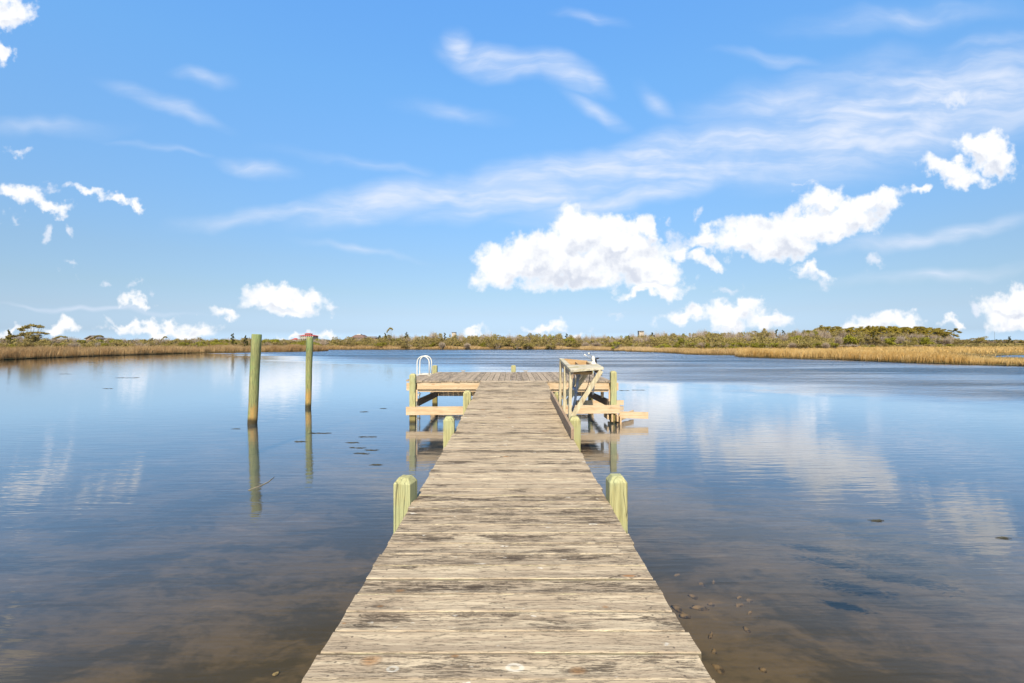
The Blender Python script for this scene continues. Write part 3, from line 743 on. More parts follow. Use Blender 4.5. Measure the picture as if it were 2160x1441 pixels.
# two pale lumps of hardware on the far edge
for i, px_ in enumerate((977, 1109)):
    p = at(px_, 782.5, 14.0); g = thing('dock_cleat', ('pale dock cleat on the far edge of the platform, left of centre' if i == 0 else 'pale dock cleat on the far edge of the platform, right of the middle post'), 'cleat', (p.x, 14.0, PZ + 0.006), 'dock cleats on the platform')
    MB().box((p.x - 0.05, 13.98, PZ + 0.006), (p.x + 0.05, 14.03, PZ + 0.016)).build('cleat_base', M['tan'], g, bevel=0.003)
    MB().tube([(p.x - 0.075, 14.0, PZ + 0.052), (p.x - 0.04, 14.0, PZ + 0.044), (p.x + 0.04, 14.0, PZ + 0.044), (p.x + 0.075, 14.0, PZ + 0.052)], [0.008, 0.012, 0.012, 0.008], 8).build('cleat_horn', M['tan'], g)
    for s2 in (-0.022, 0.022):
        MB().tube([(p.x + s2, 14.0, PZ + 0.012), (p.x + s2, 14.0, PZ + 0.043)], 0.009, 8).build('cleat_foot', M['tan'], g)

# ladder
lad = thing('swim_ladder', 'white tubular swim ladder with two hooped handrails on the left edge of the platform', 'ladder', (-2.4, 12.8, PZ))
for yy in (12.60, 12.97):
    pts = [(-2.572, yy, -0.35), (-2.570, yy, 0.5), (-2.566, yy, 1.0), (-2.562, yy, 1.34)]
    for a in range(1, 12):
        t = math.pi * a / 12; pts.append((-2.399 - 0.163 * math.cos(t), yy, 1.34 + 0.172 * math.sin(t)))
    pts += [(-2.236, yy, 1.34), (-2.236, yy, PZ + 0.006)]
    MB().tube(pts, 0.0135, 12).build('handrail', M['white'], lad)
    fl = MB(); fl.box((-2.275, yy - 0.035, PZ + 0.007), (-2.197, yy + 0.035, PZ + 0.017)); fl.build('foot_plate', M['white'], lad, bevel=0.002)
    MB().tube([(-2.56, yy, PZ + 0.034), (-2.24, yy, PZ + 0.034)], 0.011, 8).build('deck_rail', M['white'], lad)
for zz in (0.72, 0.46, 0.20, -0.06):
    MB().box((-2.60, 12.615, zz - 0.01), (-2.52, 12.955, zz + 0.012)).build('tread', M['white'], lad, bevel=0.003)

# ------------------------------------------------------------------ fish cleaning table
tab = thing('cleaning_table', 'weathered wooden fish cleaning table with sink and slanted braces beside the walkway', 'table', (0.82, 7.1, dz(7.1)))
NL, NR, FR, FL = Vector((0.795, 6.33, 1.526)), Vector((1.275, 6.48, 1.555)), Vector((1.375, 7.9, 1.572)), Vector((0.798, 7.9, 1.629))
def tp(u, v, dzz=0.0):
    p = (NL * (1-u) + NR * u) * (1-v) + (FL * (1-u) + FR * u) * v
    return Vector((p.x, p.y, p.z + dzz))
def slab(mb, u0, u1, v0, v1, z0, z1):
    vs = [tp(u0,v0,z0), tp(u1,v0,z0), tp(u1,v1,z0), tp(u0,v1,z0), tp(u0,v0,z1), tp(u1,v0,z1), tp(u1,v1,z1), tp(u0,v1,z1)]
    mb.add(vs, [(0,3,2,1),(4,5,6,7),(0,1,5,4),(1,2,6,5),(2,3,7,6),(3,0,4,7)])
tt = MB()
slab(tt, 0, 1, 0.0, 0.195, -0.036, 0.0)
slab(tt, 0, 1, 0.200, 0.385, -0.036, 0.001)
slab(tt, 0, 0.13, 0.390, 0.94, -0.036, 0.0)
slab(tt, 0.80, 1, 0.390, 0.94, -0.036, 0.0)
slab(tt, 0, 1, 0.945, 1.0, -0.036, 0.0)
tt.build('table_top', M['table_x'], tab, bevel=0.004)
ap = MB(); slab(ap, 0.03, 0.10, 0.02, 0.98, -0.125, -0.040); slab(ap, 0.9, 0.96, 0.02, 0.98, -0.12, -0.040); slab(ap, 0.11, 0.89, 0.955, 0.975, -0.12, -0.04)
ap.build('apron', M['brown_y'], tab, bevel=0.003)
bs = MB()
slab(bs, 0.135, 0.795, 0.395, 0.42, -0.15, -0.012); slab(bs, 0.135, 0.795, 0.905, 0.93, -0.15, 0.010)
slab(bs, 0.135, 0.165, 0.425, 0.90, -0.15, -0.004); slab(bs, 0.765, 0.795, 0.425, 0.90, -0.15, -0.004)
slab(bs, 0.170, 0.760, 0.425, 0.90, -0.15, -0.13); slab(bs, 0.44, 0.46, 0.425, 0.90, -0.128, -0.02)
bs.build('sink_basin', M['basin'], tab, bevel=0.002)
bb = MB(); slab(bb, 0.12, 0.72, 0.22, 0.38, -0.115, -0.085); bb.build('shelf_board', M['basin'], tab, bevel=0.004)
for (a, b) in (((0.792, 6.44, 0.62), (0.806, 6.42, 1.49)), ((0.785, 7.08, 0.66), (0.806, 7.08, 1.53)), ((0.788, 7.72, 0.72), (0.808, 7.74, 1.585))):
    l = MB(); l.beam(a, b, 0.038, 0.085, up=(0, 1, 0)); l.build('leg', M['table_z'], tab, bevel=0.003)
for (a, b, w_) in ((at(1204, 884, 6.47), at(1268, 782, 6.47), 0.055), (at(1190.5, 856, 7.1), at(1237, 788, 7.1), 0.055), ((0.84, 7.74, 0.95), (1.26, 7.76, 1.53), 0.055)):
    l = MB(); l.beam(a, b, 0.036, w_ + 0.005, up=(0, 0, 1)); l.build('brace', M['table_z'], tab, bevel=0.003)
dpx = at(1219.6, 789, 7.0)
MB().tube([at(1219.6,787.5,7.0), at(1219.6,790.5,7.0), at(1219.6,791,7.0), at(1219.6,794.5,7.0), at(1219.6,795,7.0), at(1219.4,800,7.0)], [0.040,0.040,0.034,0.034,0.022,0.018], 14).build('drain_funnel', M['pvc'], tab)
MB().tube([at(1219.4,797,7.0), at(1217.5,812,7.0), at(1215.5,826,7.0), at(1213.5,842,7.0), at(1210.5,855,7.0), at(1206,868,7.0)], 0.019, 12).build('drain_pipe', M['pvc'], tab)
MB().tube([at(1215.6,826,7.0), at(1215.0,830.5,7.0)], 0.027, 12).build('pipe_collar', M['pvc'], tab)
MB().tube([at(1210.5,791,7.05), at(1210.2,806,7.05), at(1209.8,818,7.05)], 0.014, 10).build('supply_pipe', M['pvc'], tab)
MB().tube([at(1209.8,817,7.05), at(1211.5,821.5,7.04), at(1215.4,822.5,7.03)], [0.019,0.022,0.018], 10).build('pipe_elbow', M['bluegrey'], tab)
MB().tube([at(1244.3,788,6.9), at(1243.5,800,6.9), at(1240,814,6.9), at(1233,828,6.85), at(1224,840,6.8), at(1215.5,850,6.75), at(1208,862,6.7), at(1204,866,6.65)], 0.0055, 6).build('water_hose', M['rubber'], tab)
MB().tube([at(1254.5,784,7.3), at(1252.5,805,7.3), at(1250,822,7.3), at(1249,831,7.3), at(1250.5,834,7.3), at(1252,829,7.3), at(1254,806,7.3), at(1256.5,783,7.3)], 0.0075, 8).build('hose_loop', M['steel'], tab)
bp = at(1252, 766, 7.25)
MB().tube([bp + Vector((0,0,-0.02)), bp + Vector((0,0,0.0)), bp + Vector((0,0,0.012)), bp + Vector((-0.003,0,0.045)), bp + Vector((-0.006,0,0.075)), bp + Vector((-0.008,0,0.10)), bp + Vector((-0.008,0,0.112))],
          [0.045,0.045,0.026,0.022,0.026,0.022,0.008], 12).build('faucet_body', M['white'], tab)
for (a, b) in (((1250,760.5),(1233.5,748.6)), ((1250.5,753.5),(1242,745.6))):
    A_, B_ = at(a[0],a[1],7.24), at(b[0],b[1],7.2)
    MB().tube([A_, B_], 0.006, 8).build('faucet_lever', M['steel'], tab)
    kb = MB(); dv = (B_-A_).normalized()*0.012
    kb.tube([B_-dv, B_-dv*0.6, B_, B_+dv*0.6, B_+dv], [0.004,0.011,0.014,0.011,0.003], 10); kb.build('lever_knob', M['white'], tab)
MB().tube([at(1257.3,767,7.3), at(1257,760,7.3), at(1256.8,757.5,7.3), at(1258.5,756.3,7.3), at(1262.5,755.6,7.25)], [0.014,0.013,0.014,0.013,0.011], 10).build('hose_spout', M['rubber'], tab)

# ------------------------------------------------------------------ round pilings
def piling(base, top, r0, r1, label):
    root = thing('mooring_piling', label, 'piling', (base[0], base[1], 0), 'mooring pilings left of the dock')
    a = Vector(base); b = Vector(top); d = (b - a) / (b.z - a.z)
    pts = []; rs = []
    zs = [-1.5, -0.5, 0, 0.15, 0.3, 0.5, 0.8, 1.1, 1.4, 1.7, b.z - 0.015, b.z]
    for z in zs:
        p = a + d * z; pts.append((p.x + 0.004*math.sin(z*4), p.y, z)); rs.append((r0 + (r1 - r0) * z / b.z) + 0.0015*math.sin(z*9))
    rs[-1] -= 0.01
    mb = MB().tube(pts, rs, 28)
    mb.build('pile_shaft', M['pile'], root)
    return root
pa = at(541.3, 705, 10.86); pc = at(653.3, 711, 13.42)
piling((-6.045, 10.86, 0), tuple(pa), 0.103, 0.108, 'taller thicker leaning round green piling standing in the water, nearer one, left of the dock')
piling((-5.865, 13.42, 0), tuple(pc), 0.080, 0.094, 'slimmer straight round green piling farther out with an orange split low on its face')

# ------------------------------------------------------------------ things floating and lying in the water
FLO = [(768,869,0.30),(808,862,0.22),(776,922,0.36),(745,934,0.26),(754,945,0.30),(763,957,0.34),(784,950,0.24),(794,981,0.16),(676,914,0.55),(634,932,0.22),
       (1849,1099,0.13),(2117,1136,0.10),(1317,824,0.5),(1340,823,0.3),(1355,823,0.25),(226,820,0.5),(140,789,0.8),(270,797,1.4),(500,905,0.18),(190,765,1.0)]
for i, (px_, py_, L) in enumerate(FLO):
    d = F * EYE / (py_ - 720.5); c = Vector(((px_-1080)/F*d, d, 0.004))
    mb = MB(); k = 5 + int(L * 8)
    for j in range(k):
        a = random.uniform(-0.5, 0.5); q = c + Vector((random.uniform(-L/2.6, L/2.6), random.uniform(-L/12, L/12), 0))
        l2 = random.uniform(0.02, 0.06) + L * 0.04
        mb.tube([q - Vector((math.cos(a), math.sin(a), 0))*l2, q + Vector((0, 0.01, 0.004)), q + Vector((math.cos(a), math.sin(a), 0))*l2], [0.002, 0.004, 0.002], 5)
    mb.tube([c + Vector((-L/2.4, 0.004, 0)), c, c + Vector((L/2.4, -0.004, 0))], [0.002, 0.004, 0.002], 5)
    side = 'left' if px_ < 1080 else 'right'
    o = mb.build('floating_weed', M['weed'], loc=(c.x, c.y, 0))
    tag(o, 'small dark wisp of weed floating on the calm water to the %s of the dock' % side, 'weed', 'wisps of floating weed %s of the dock' % side)
for i, (px_, py_, sx_, sy_, lab) in enumerate([(1775,1100,0.30,0.10,'dark drifting weed mat just under the surface, topmost in the right water'),(1830,1130,0.42,0.16,'dark slanting weed mat below the topmost one in the right water'),
        (1885,1180,0.35,0.14,'long dark weed streak under the water right of centre, lowest of the slanting line'),(2020,1162,0.42,0.16,'round dark weed mat under the water near the right edge'),(1868,1217,0.16,0.05,'small dark weed scrap under the water, left below the long streak')]):
    zw = -0.10; d = F * (EYE - zw) / (py_ - 720.5); cxw = (px_-1080)/F*d
    nq = 420; P = np.stack([rng.normal(0, sx_*0.45, nq), rng.normal(0, sy_*0.45, nq)], 1); P[:,1] -= P[:,0]*0.35
    a = rng.uniform(-0.7, 0.5, nq); l_ = rng.uniform(0.02, 0.06, nq); w_ = 0.006
    D = np.stack([np.cos(a), np.sin(a)], 1) * l_[:,None]; Nn = np.stack([-np.sin(a), np.cos(a)], 1) * w_
    V = np.stack([P-D, P+Nn, P+D, P-Nn], 1).reshape(-1, 2); V = np.concatenate([V, np.repeat(rng.uniform(-0.03, 0.03, nq), 4)[:,None]], 1)
    o = bpy.data.objects.new('submerged_weed', mesh_np('submerged_weed', V, np.arange(4*nq).reshape(nq,4), M['weed'])); col.objects.link(o)
    o.location = (cxw, d, zw); tag(o, lab, 'weed', 'submerged weed mats in the right water', 'stuff')
mb = MB(); q = [shore(524, 1034.5), shore(548, 1026), shore(566, 1017), shore(579, 1006.5)]
mb.tube([(p[0], p[1], 0.004) for p in q], [0.003, 0.006, 0.005, 0.002], 6)
o = mb.build('reed_stem', M['straw'], loc=(q[0][0], q[0][1], 0)); tag(o, 'thin dry reed stem floating on the water across the reflection of the nearer piling', 'reed')

def bed_z(x, y): return -0.62 - 0.012*max(0, min(60, y)) + 0.05*math.sin(x*0.9 + 1.3*math.sin(y*0.7))
def stone(c, s, mat, name, label, group):
    bm = bmesh.new(); bmesh.ops.create_icosphere(bm, subdivisions=2, radius=1)
    rr = random.random() * 50
    for v in bm.verts:
        k = 1 + 0.25 * math.sin(v.co.x * 3 + rr) * math.cos(v.co.y * 4 + rr) + random.uniform(-0.22, 0.22)
        v.co = Vector((v.co.x * s[0] * k, v.co.y * s[1] * k, v.co.z * s[2] * k))
    bmesh.ops.rotate(bm, verts=bm.verts, cent=(0, 0, 0), matrix=Matrix.Rotation(random.uniform(0, 3), 3, 'Z'))
    me = bpy.data.meshes.new(name); bm.to_mesh(me); bm.free(); me.materials.append(mat)
    for p in me.polygons: p.use_smooth = True
    o = bpy.data.objects.new(name, me); col.objects.link(o); o.location = c
    return tag(o, label, 'shell', group)
SH = [(1476,1283,.075,.04),(1560,1278,.05,.03),(1580,1268,.025,.04),(1430,1285,.06,.04),(1515,1412,.07,.05),(1610,1415,.028,.025),(1500,1276,.03,.03),(1445,1300,.05,.03),
      (1505,1229,.04,.03),(1480,1234,.05,.03),(1428,1215,.04,.03),(1582,1294,.03,.02),(1506,1376,.03,.03),(1500,1340,.05,.02),(1575,1330,.04,.03),(1462,1260,.05,.03),(1560,1262,.035,.02)]
for i, (px_, py_, a, b) in enumerate(SH):
    zb = -0.625; d = F * (EYE - zb) / (py_ - 720.5); 
    zb = bed_z((px_-1080)/F*d, d) + 0.004; d = F * (EYE - zb) / (py_ - 720.5)
    stone(((px_-1080)/F*d, d, zb), (a * 1.0, b * 0.7, 0.022), M['shell_brown'], 'oyster_shell', 'submerged tan oyster shell lying on the bed right of the walkway', 'oyster shells under the water by the right edge of the walkway')
for (px_, py_, a, lab) in ((320,1254,.03,'pale ring shaped shell on the bed out in the left water'),(365,1259,.022,'small pale shell fragment just right of the ring shaped shell'),(583,1421,.035,'orange brown shell near the bottom left of the walkway')):
    zb = -0.58; d = F * (EYE - zb) / (py_ - 720.5)
    zb = bed_z((px_-1080)/F*d, d) + 0.004; d = F * (EYE - zb) / (py_ - 720.5)
    o = stone(((px_-1080)/F*d, d, zb), (a * 0.8, a * 0.6, 0.008), M['shellpale'] if px_ < 500 else M['shell'], 'shell', lab, None)

# ------------------------------------------------------------------ grass
def grass_mat(name, a, b, c_, scale=0.25):
    m, n = mat_new(name)
    pos = n.add('ShaderNodeNewGeometry').outputs['Position']
    big = n.noise(n.mapping(pos, scale=(1, 0.5, 0.2)), scale, 4, 0.6)
    sm = n.noise(n.mapping(pos, scale=(1, 1, 0.15)), 3.5, 3, 0.7)
    c = n.mix(n.mr(big, 0.38, 0.62), a, b)
    c = n.mix(n.mr(sm, 0.45, 0.7, 0, 0.8), c, c_)
    c = n.mix(zmask(n, 0.34, 0.10, 0, 0.55), c, (0.09, 0.055, 0.025))   # shade low among the stems, painted as a darker base colour
    c = alb(n, c)
    d = n.add('ShaderNodeBsdfDiffuse', Color=c); t = n.add('ShaderNodeBsdfTranslucent', Color=c)
    mat_out(n, n.add('ShaderNodeMixShader', i0=0.25, i1=d, i2=t))
    return m
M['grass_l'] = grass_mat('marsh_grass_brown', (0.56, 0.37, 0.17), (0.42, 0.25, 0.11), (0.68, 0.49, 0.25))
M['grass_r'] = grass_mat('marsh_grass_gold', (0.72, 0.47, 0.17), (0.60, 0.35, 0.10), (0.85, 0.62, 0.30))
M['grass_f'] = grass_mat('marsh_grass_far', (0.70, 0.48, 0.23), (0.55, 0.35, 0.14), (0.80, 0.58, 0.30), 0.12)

def grass(name, label, mat, pts, hfun, blades, width, lean=0.25, spread=0.16):
    n = len(pts); N = n * blades
    base = np.repeat(pts, blades, 0) + rng.normal(0, spread, (N, 2))
    hh = np.repeat(hfun(pts), blades) * rng.uniform(0.6, 1.12, N)
    ang = rng.uniform(0, 2*np.pi, N); tl = np.repeat(rng.normal(0, lean * 0.6, (n, 2)) + [lean * 0.5, 0], blades, 0) + rng.normal(0, lean, (N, 2))
    w_ = width * rng.uniform(0.6, 1.4, N)
    dx = np.cos(ang) * w_; dy = np.sin(ang) * w_
    z0 = np.full(N, 0.02)
    v0 = np.stack([base[:,0]-dx, base[:,1]-dy, z0], 1); v1 = np.stack([base[:,0]+dx, base[:,1]+dy, z0], 1)
    mid = base + tl * hh[:, None] * 0.35
    v2 = np.stack([mid[:,0]+dx*0.8, mid[:,1]+dy*0.8, hh*0.6], 1); v3 = np.stack([mid[:,0]-dx*0.8, mid[:,1]-dy*0.8, hh*0.6], 1)
    tip = base + tl * hh[:, None]
    v4 = np.stack([tip[:,0], tip[:,1], hh], 1)
    V = np.stack([v0, v1, v2, v3, v4], 1).reshape(-1, 3)
    i0 = np.arange(N) * 5
    T = np.concatenate([np.stack([i0, i0+1, i0+2], 1), np.stack([i0, i0+2, i0+3], 1), np.stack([i0+3, i0+2, i0+4], 1)])
    me = mesh_np(name, V, T, mat)
    o = bpy.data.objects.new(name, me); col.objects.link(o)
    return tag(o, label, 'grass', kind='stuff')

def sample(n, xr, yr, cond):
    x = rng.uniform(*xr, n); y = rng.uniform(*yr, n)
    k = on_land(x, y) & cond(x, y)
    return np.stack([x[k], y[k]], 1)
def near_shore(pts_line, dmax):
    L = np.array(pts_line)
    def f(x, y):
        dm = np.full(x.shape, 1e9)
        for a, b in zip(L[:-1], L[1:]):
            ab = b - a; t = np.clip(((x-a[0])*ab[0] + (y-a[1])*ab[1]) / (ab @ ab), 0, 1)
            dm = np.minimum(dm, np.hypot(x-a[0]-ab[0]*t, y-a[1]-ab[1]*t))
        return dm < dmax
    return f
def lump(p, lo, hi, f1=0.6, f2=1.9):
    x, y = p[:,0], p[:,1]
    k = 0.5 + 0.25*np.sin(x*f1 + 2*np.sin(y*0.31)) + 0.25*np.sin(x*f2 + y*0.7 + 1.3*np.sin(x*0.23))
    return lo + (hi-lo)*k
lineL, lineF, lineR = SHORE_L[2:], SHORE_F, SHORE_R
nsL, nsF, nsR = near_shore(lineL, 7), near_shore(lineF, 5), near_shore(lineR, 6)
left_ok = lambda x, y: (x < -20) & (np.abs(x) / np.maximum(y, 1) < 1.5)
p1 = sample(60000, (-90, -25), (22, 105), lambda x, y: nsL(x, y) & left_ok(x, y))
grass('marsh_grass', 'tall reddish brown marsh grass along the left bank of the pond', M['grass_l'], p1[:17000], lambda p: lump(p, 0.95, 1.45), 14, 0.013, 0.22)
p2 = sample(60000, (-140, -25), (45, 130), lambda x, y: ~nsL(x, y) & left_ok(x, y))
grass('marsh_grass', 'inner expanse of brown marsh grass behind the left bank', M['grass_l'], p2[:16000], lambda p: lump(p, 0.85, 1.3), 8, 0.024, 0.25, 0.3)
def rh(p):
    t = np.clip((p[:,0]/p[:,1] - 0.90)/0.10, 0, 1); return lump(p, 0.82, 1.12) * (1 - 0.5*t)
p3 = sample(90000, (20, 80), (15, 75), lambda x, y: nsR(x, y) & (x / np.maximum(y, 1) < 1.5) & ((x - 1) / y > 0.47))
grass('marsh_grass', 'tall golden marsh grass along the right bank, nearest the viewer', M['grass_r'], p3[:22000], rh, 14, 0.012, 0.25)
p4 = sample(60000, (10, 60), (55, 110), lambda x, y: nsR(x, y) & ((x - 1) / y <= 0.47))
grass('marsh_grass', 'short tan marsh grass strip on the far right bank in front of the shrubs', M['grass_f'], p4[:12000], lambda p: lump(p, 0.5, 0.95), 12, 0.016, 0.2)
p5 = sample(60000, (-50, 25), (100, 125), lambda x, y: nsF(x, y))
grass('marsh_grass', 'thin tan marsh grass fringe at the foot of the far shore thicket', M['grass_f'], p5[:10000], lambda p: lump(p, 0.3, 1.0, 0.3, 0.9), 12, 0.025, 0.25)
p6 = sample(200000, (20, 330), (40, 240), lambda x, y: ~nsR(x, y) & (x / y < 1.5) & (x / y > 0.12 + 0.002 * (y - 60)))
grass('marsh_grass', 'wide golden marsh meadow reaching back from the right bank toward the pines', M['grass_r'], p6[:26000], lambda p: lump(p, 0.5, 0.85, 0.2, 0.7) * np.where((p[:,0]/p[:,1] > 0.9) & (p[:,1] < 70), 0.5, 1.0), 8, 0.035, 0.25, 0.4)

# ------------------------------------------------------------------ vegetation
def leaf_mat(name, a, b, c_, trans=0.3, rv=0.5):
    m, n = mat_new(name)
    oi = n.add('ShaderNodeObjectInfo').outputs['Random']
    pos = n.add('ShaderNodeNewGeometry').outputs['Position']
    n1 = n.noise(pos, 0.9, 3, 0.6); n2 = n.noise(pos, 7.0, 2, 0.6)
    c = n.mix(n.mr(n.math('ADD', n1, n.math('MULTIPLY_ADD', oi, rv, -rv/2)), 0.3, 0.7), a, b)
    c = n.mix(n.mr(n2, 0.45, 0.7, 0, 0.75), c, c_)
    c = alb(n, c)
    d = n.add('ShaderNodeBsdfDiffuse', Color=c); t = n.add('ShaderNodeBsdfTranslucent', Color=c)
    mat_out(n, n.add('ShaderNodeMixShader', i0=trans, i1=d, i2=t))
    return m
M['leaf'] = leaf_mat('shrub_leaf', (0.38, 0.30, 0.075), (0.28, 0.21, 0.065), (0.52, 0.40, 0.19))
M['leaf_green'] = leaf_mat('green_leaf', (0.33, 0.31, 0.035), (0.23, 0.21, 0.03), (0.44, 0.37, 0.06))
M['leaf_dark'] = leaf_mat('dark_leaf', (0.080, 0.085, 0.025), (0.12, 0.11, 0.025), (0.15, 0.13, 0.045))
M['leaf_pine'] = leaf_mat('pine_needles', (0.42, 0.33, 0.045), (0.27, 0.21, 0.035), (0.58, 0.38, 0.11))
M['leaf_rust'] = leaf_mat('rust_leaf', (0.32, 0.13, 0.035), (0.22, 0.10, 0.03), (0.3, 0.2, 0.05))
M['twig'] = leaf_mat('grey_twig', (0.46, 0.35, 0.24), (0.36, 0.26, 0.17), (0.60, 0.48, 0.35), 0.0)
M['bark'] = leaf_mat('bark', (0.20, 0.15, 0.10), (0.13, 0.10, 0.07), (0.30, 0.25, 0.19), 0.0)
M['bark_pale'] = leaf_mat('pale_bark', (0.50, 0.44, 0.36), (0.36, 0.30, 0.24), (0.6, 0.55, 0.47), 0.0)

def leaves_np(blobs, n, size, r, shell=0.55):
    """leaf quads scattered through ellipsoid clumps, denser towards the outside"""
    B_ = np.array(blobs); vol = B_[:,3]*B_[:,4]*B_[:,5]; pk = vol**0.7; pk /= pk.sum()
    ix = r.choice(len(B_), n, p=pk)
    d = r.normal(size=(n, 3)); d /= np.linalg.norm(d, axis=1)[:, None]
    rad = (shell + (1-shell) * r.random(n))[:, None] * r.uniform(0.75, 1.08, (n, 1))
    P = B_[ix, :3] + d * rad * B_[ix, 3:6]
    nn = d + r.normal(0, 0.6, (n, 3)) + [0, 0, 0.3]; nn /= np.linalg.norm(nn, axis=1)[:, None]
    t = np.cross(nn, r.normal(size=(n, 3))); t /= np.linalg.norm(t, axis=1)[:, None]
    bt = np.cross(nn, t); s = (size * r.uniform(0.5, 1.3, n))[:, None]
    V = np.stack([P - t*s, P + bt*s*0.55, P + t*s, P - bt*s*0.55], 1).reshape(-1, 3)
    return V, np.arange(4*n).reshape(n, 4)

def twigs_np(n, r, H, W_, wid, curl=0.2):
    """many fine tapering shoots fanning up from the base"""
    a = r.uniform(0, 2*np.pi, n); q = np.sqrt(r.random(n))
    top = np.stack([np.cos(a)*q*W_, np.sin(a)*q*W_, H*(1 - 0.35*q**2)*r.uniform(0.6, 1.05, n)], 1)
    st = top * r.uniform(0.0, 0.75, n)[:, None] * [0.6, 0.6, 0.8]
    mid = (st + top)/2 + r.normal(0, curl*0.25, (n, 3))
    ang = r.uniform(0, np.pi, n); w_ = np.stack([np.cos(ang), np.sin(ang), 0*ang], 1) * wid * r.uniform(0.5, 1.5, (n, 1))
    V = np.stack([st-w_, st+w_, mid+w_*0.7, mid-w_*0.7, top], 1).reshape(-1, 3)
    i0 = np.arange(n)*5
    return V, np.concatenate([np.stack([i0,i0+1,i0+2],1), np.stack([i0,i0+2,i0+3],1), np.stack([i0+3,i0+2,i0+4],1)])

def limbs(paths):
    mb = MB()
    for pts, rs in paths: mb.tube(pts, rs, 6)
    return mb

def link_mesh(name, me, parent):
    o = bpy.data.objects.new(name, me); col.objects.link(o); o.parent = parent; return o

PROTO = {}
def proto(kind, parts):          # parts: list of (name, mesh)
    PROTO.setdefault(kind, []).append(parts)
def mesh_of(mb, name, mat):
    me = bpy.data.meshes.new(name); me.from_pydata([tuple(v) for v in mb.v], [], mb.f); me.materials.append(mat)
    me.polygons.foreach_set('use_smooth', mb.smooth); return me

def bent(a, b, r0, r1, k=4, j=0.06, rr=random):
    a = Vector(a); b = Vector(b); L = (b-a).length; pts = []
    for i in range(k+1):
        t = i/k; p = a.lerp(b, t)
        if 0 < i < k: p += Vector((rr.uniform(-j, j), rr.uniform(-j, j), rr.uniform(-j, j)))*L
        pts.append(p)
    return pts, [r0+(r1-r0)*i/k for i in range(k+1)]

for v in range(6):       # leafy shrub, unit height 1, half width ~0.6
    r = np.random.default_rng(100+v); bl = []
    for k in range(13):
        a = r.uniform(0, 6.28); q = math.sqrt(r.random())*0.5; s = r.uniform(0.11, 0.24)
        z = r.uniform(0.18, 0.95 - q*0.55); bl.append((math.cos(a)*q, math.sin(a)*q, min(z, 1-s*0.7), s*1.25, s*1.25, s*0.8))
    for nm, key in (('shrub', 'leaf'), ('green_shrub', 'leaf_green'), ('rust_shrub', 'leaf_rust')):
        if nm == 'rust_shrub' and v > 0: continue
        V, Fc = leaves_np(bl, 1500, 0.040, np.random.default_rng(v))
        cm = mesh_np('crown', V, Fc, M[key])
        tw, tf = twigs_np(150, np.random.default_rng(v+9), 1.02, 0.55, 0.005)
        tm = mesh_np('twigs', tw, tf, M['twig'])
        st = mesh_of(limbs([bent((0,0,-0.05), (b[0]*0.8, b[1]*0.8, b[2]), 0.022, 0.006) for b in bl[:5]]), 'trunk', M['bark_pale'])
        proto(nm, [('crown', cm), ('branches', tm), ('trunk', st)])
for v in range(4):       # leafless twiggy shrub
    V, Fc = twigs_np(900, np.random.default_rng(200+v), 1.05, 0.5, 0.0055)
    st = mesh_of(limbs([bent((0,0,-0.05), (random.uniform(-.35,.35), random.uniform(-.35,.35), 0.8), 0.022, 0.005) for _ in range(6)]), 'trunk', M['bark_pale'])
    parts = [('branches', mesh_np('branches', V, Fc, M['twig'])), ('trunk', st)]
    if v % 2:
        bl = [(random.uniform(-.35,.35), random.uniform(-.3,.3), random.uniform(.2,.6), .15, .15, .1) for _ in range(5)]
        lv, lf = leaves_np(bl, 260, 0.035, np.random.default_rng(v)); parts.append(('crown', mesh_np('crown', lv, lf, M['leaf'])))
    proto('bare_shrub', parts)
for v in range(3):       # dark cedar, ragged with upswept tips
    r = np.random.default_rng(300+v); bl = []; lp = [bent((0,0,-0.05), (0.03, 0, 0.9), 0.03, 0.006)]
    for k in range(22):
        z = 0.12 + 0.86*k/21; q = 0.42*(1 - z*0.85)*r.uniform(0.5, 1.15) + 0.02; a = r.uniform(0, 6.28)
        bl.append((math.cos(a)*q, math.sin(a)*q, z, 0.13*(1.15-z*0.6), 0.13*(1.15-z*0.6), 0.055)); lp.append(bent((0.01,0,z*0.8), (math.cos(a)*q, math.sin(a)*q, z), 0.010, 0.003, 2))
    V, Fc = leaves_np(bl, 2200, 0.030, r, 0.3)
    proto('cedar', [('crown', mesh_np('crown', V, Fc, M['leaf_dark'])), ('trunk', mesh_of(limbs(lp), 'trunk', M['bark']))])
for v in range(5):       # loblolly / maritime pine with layered crown, unit height
    r = np.random.default_rng(400+v); bl = []; lp = [bent((0,0,-0.03), (r.uniform(-.04,.04), 0, 0.93), 0.022, 0.008, 5, 0.015)]
    for k in range(17):
        z = 0.42 + 0.54*k/16 + r.uniform(-.03,.03); q = (0.26*(1.12 - z) / 0.5 + 0.05)*r.uniform(0.35, 1.0); q = min(q, 0.27); a = r.uniform(0, 6.28)
        bl.append((math.cos(a)*q, math.sin(a)*q, z, 0.115, 0.115, 0.050)); lp.append(bent((0,0,z-0.05), (math.cos(a)*q, math.sin(a)*q, z-0.015), 0.008, 0.003, 2))
    V, Fc = leaves_np(bl, 2600, 0.021, r, 0.25)
    proto('pine', [('crown', mesh_np('crown', V, Fc, M['leaf_pine'])), ('trunk', mesh_of(limbs(lp), 'trunk', M['bark']))])
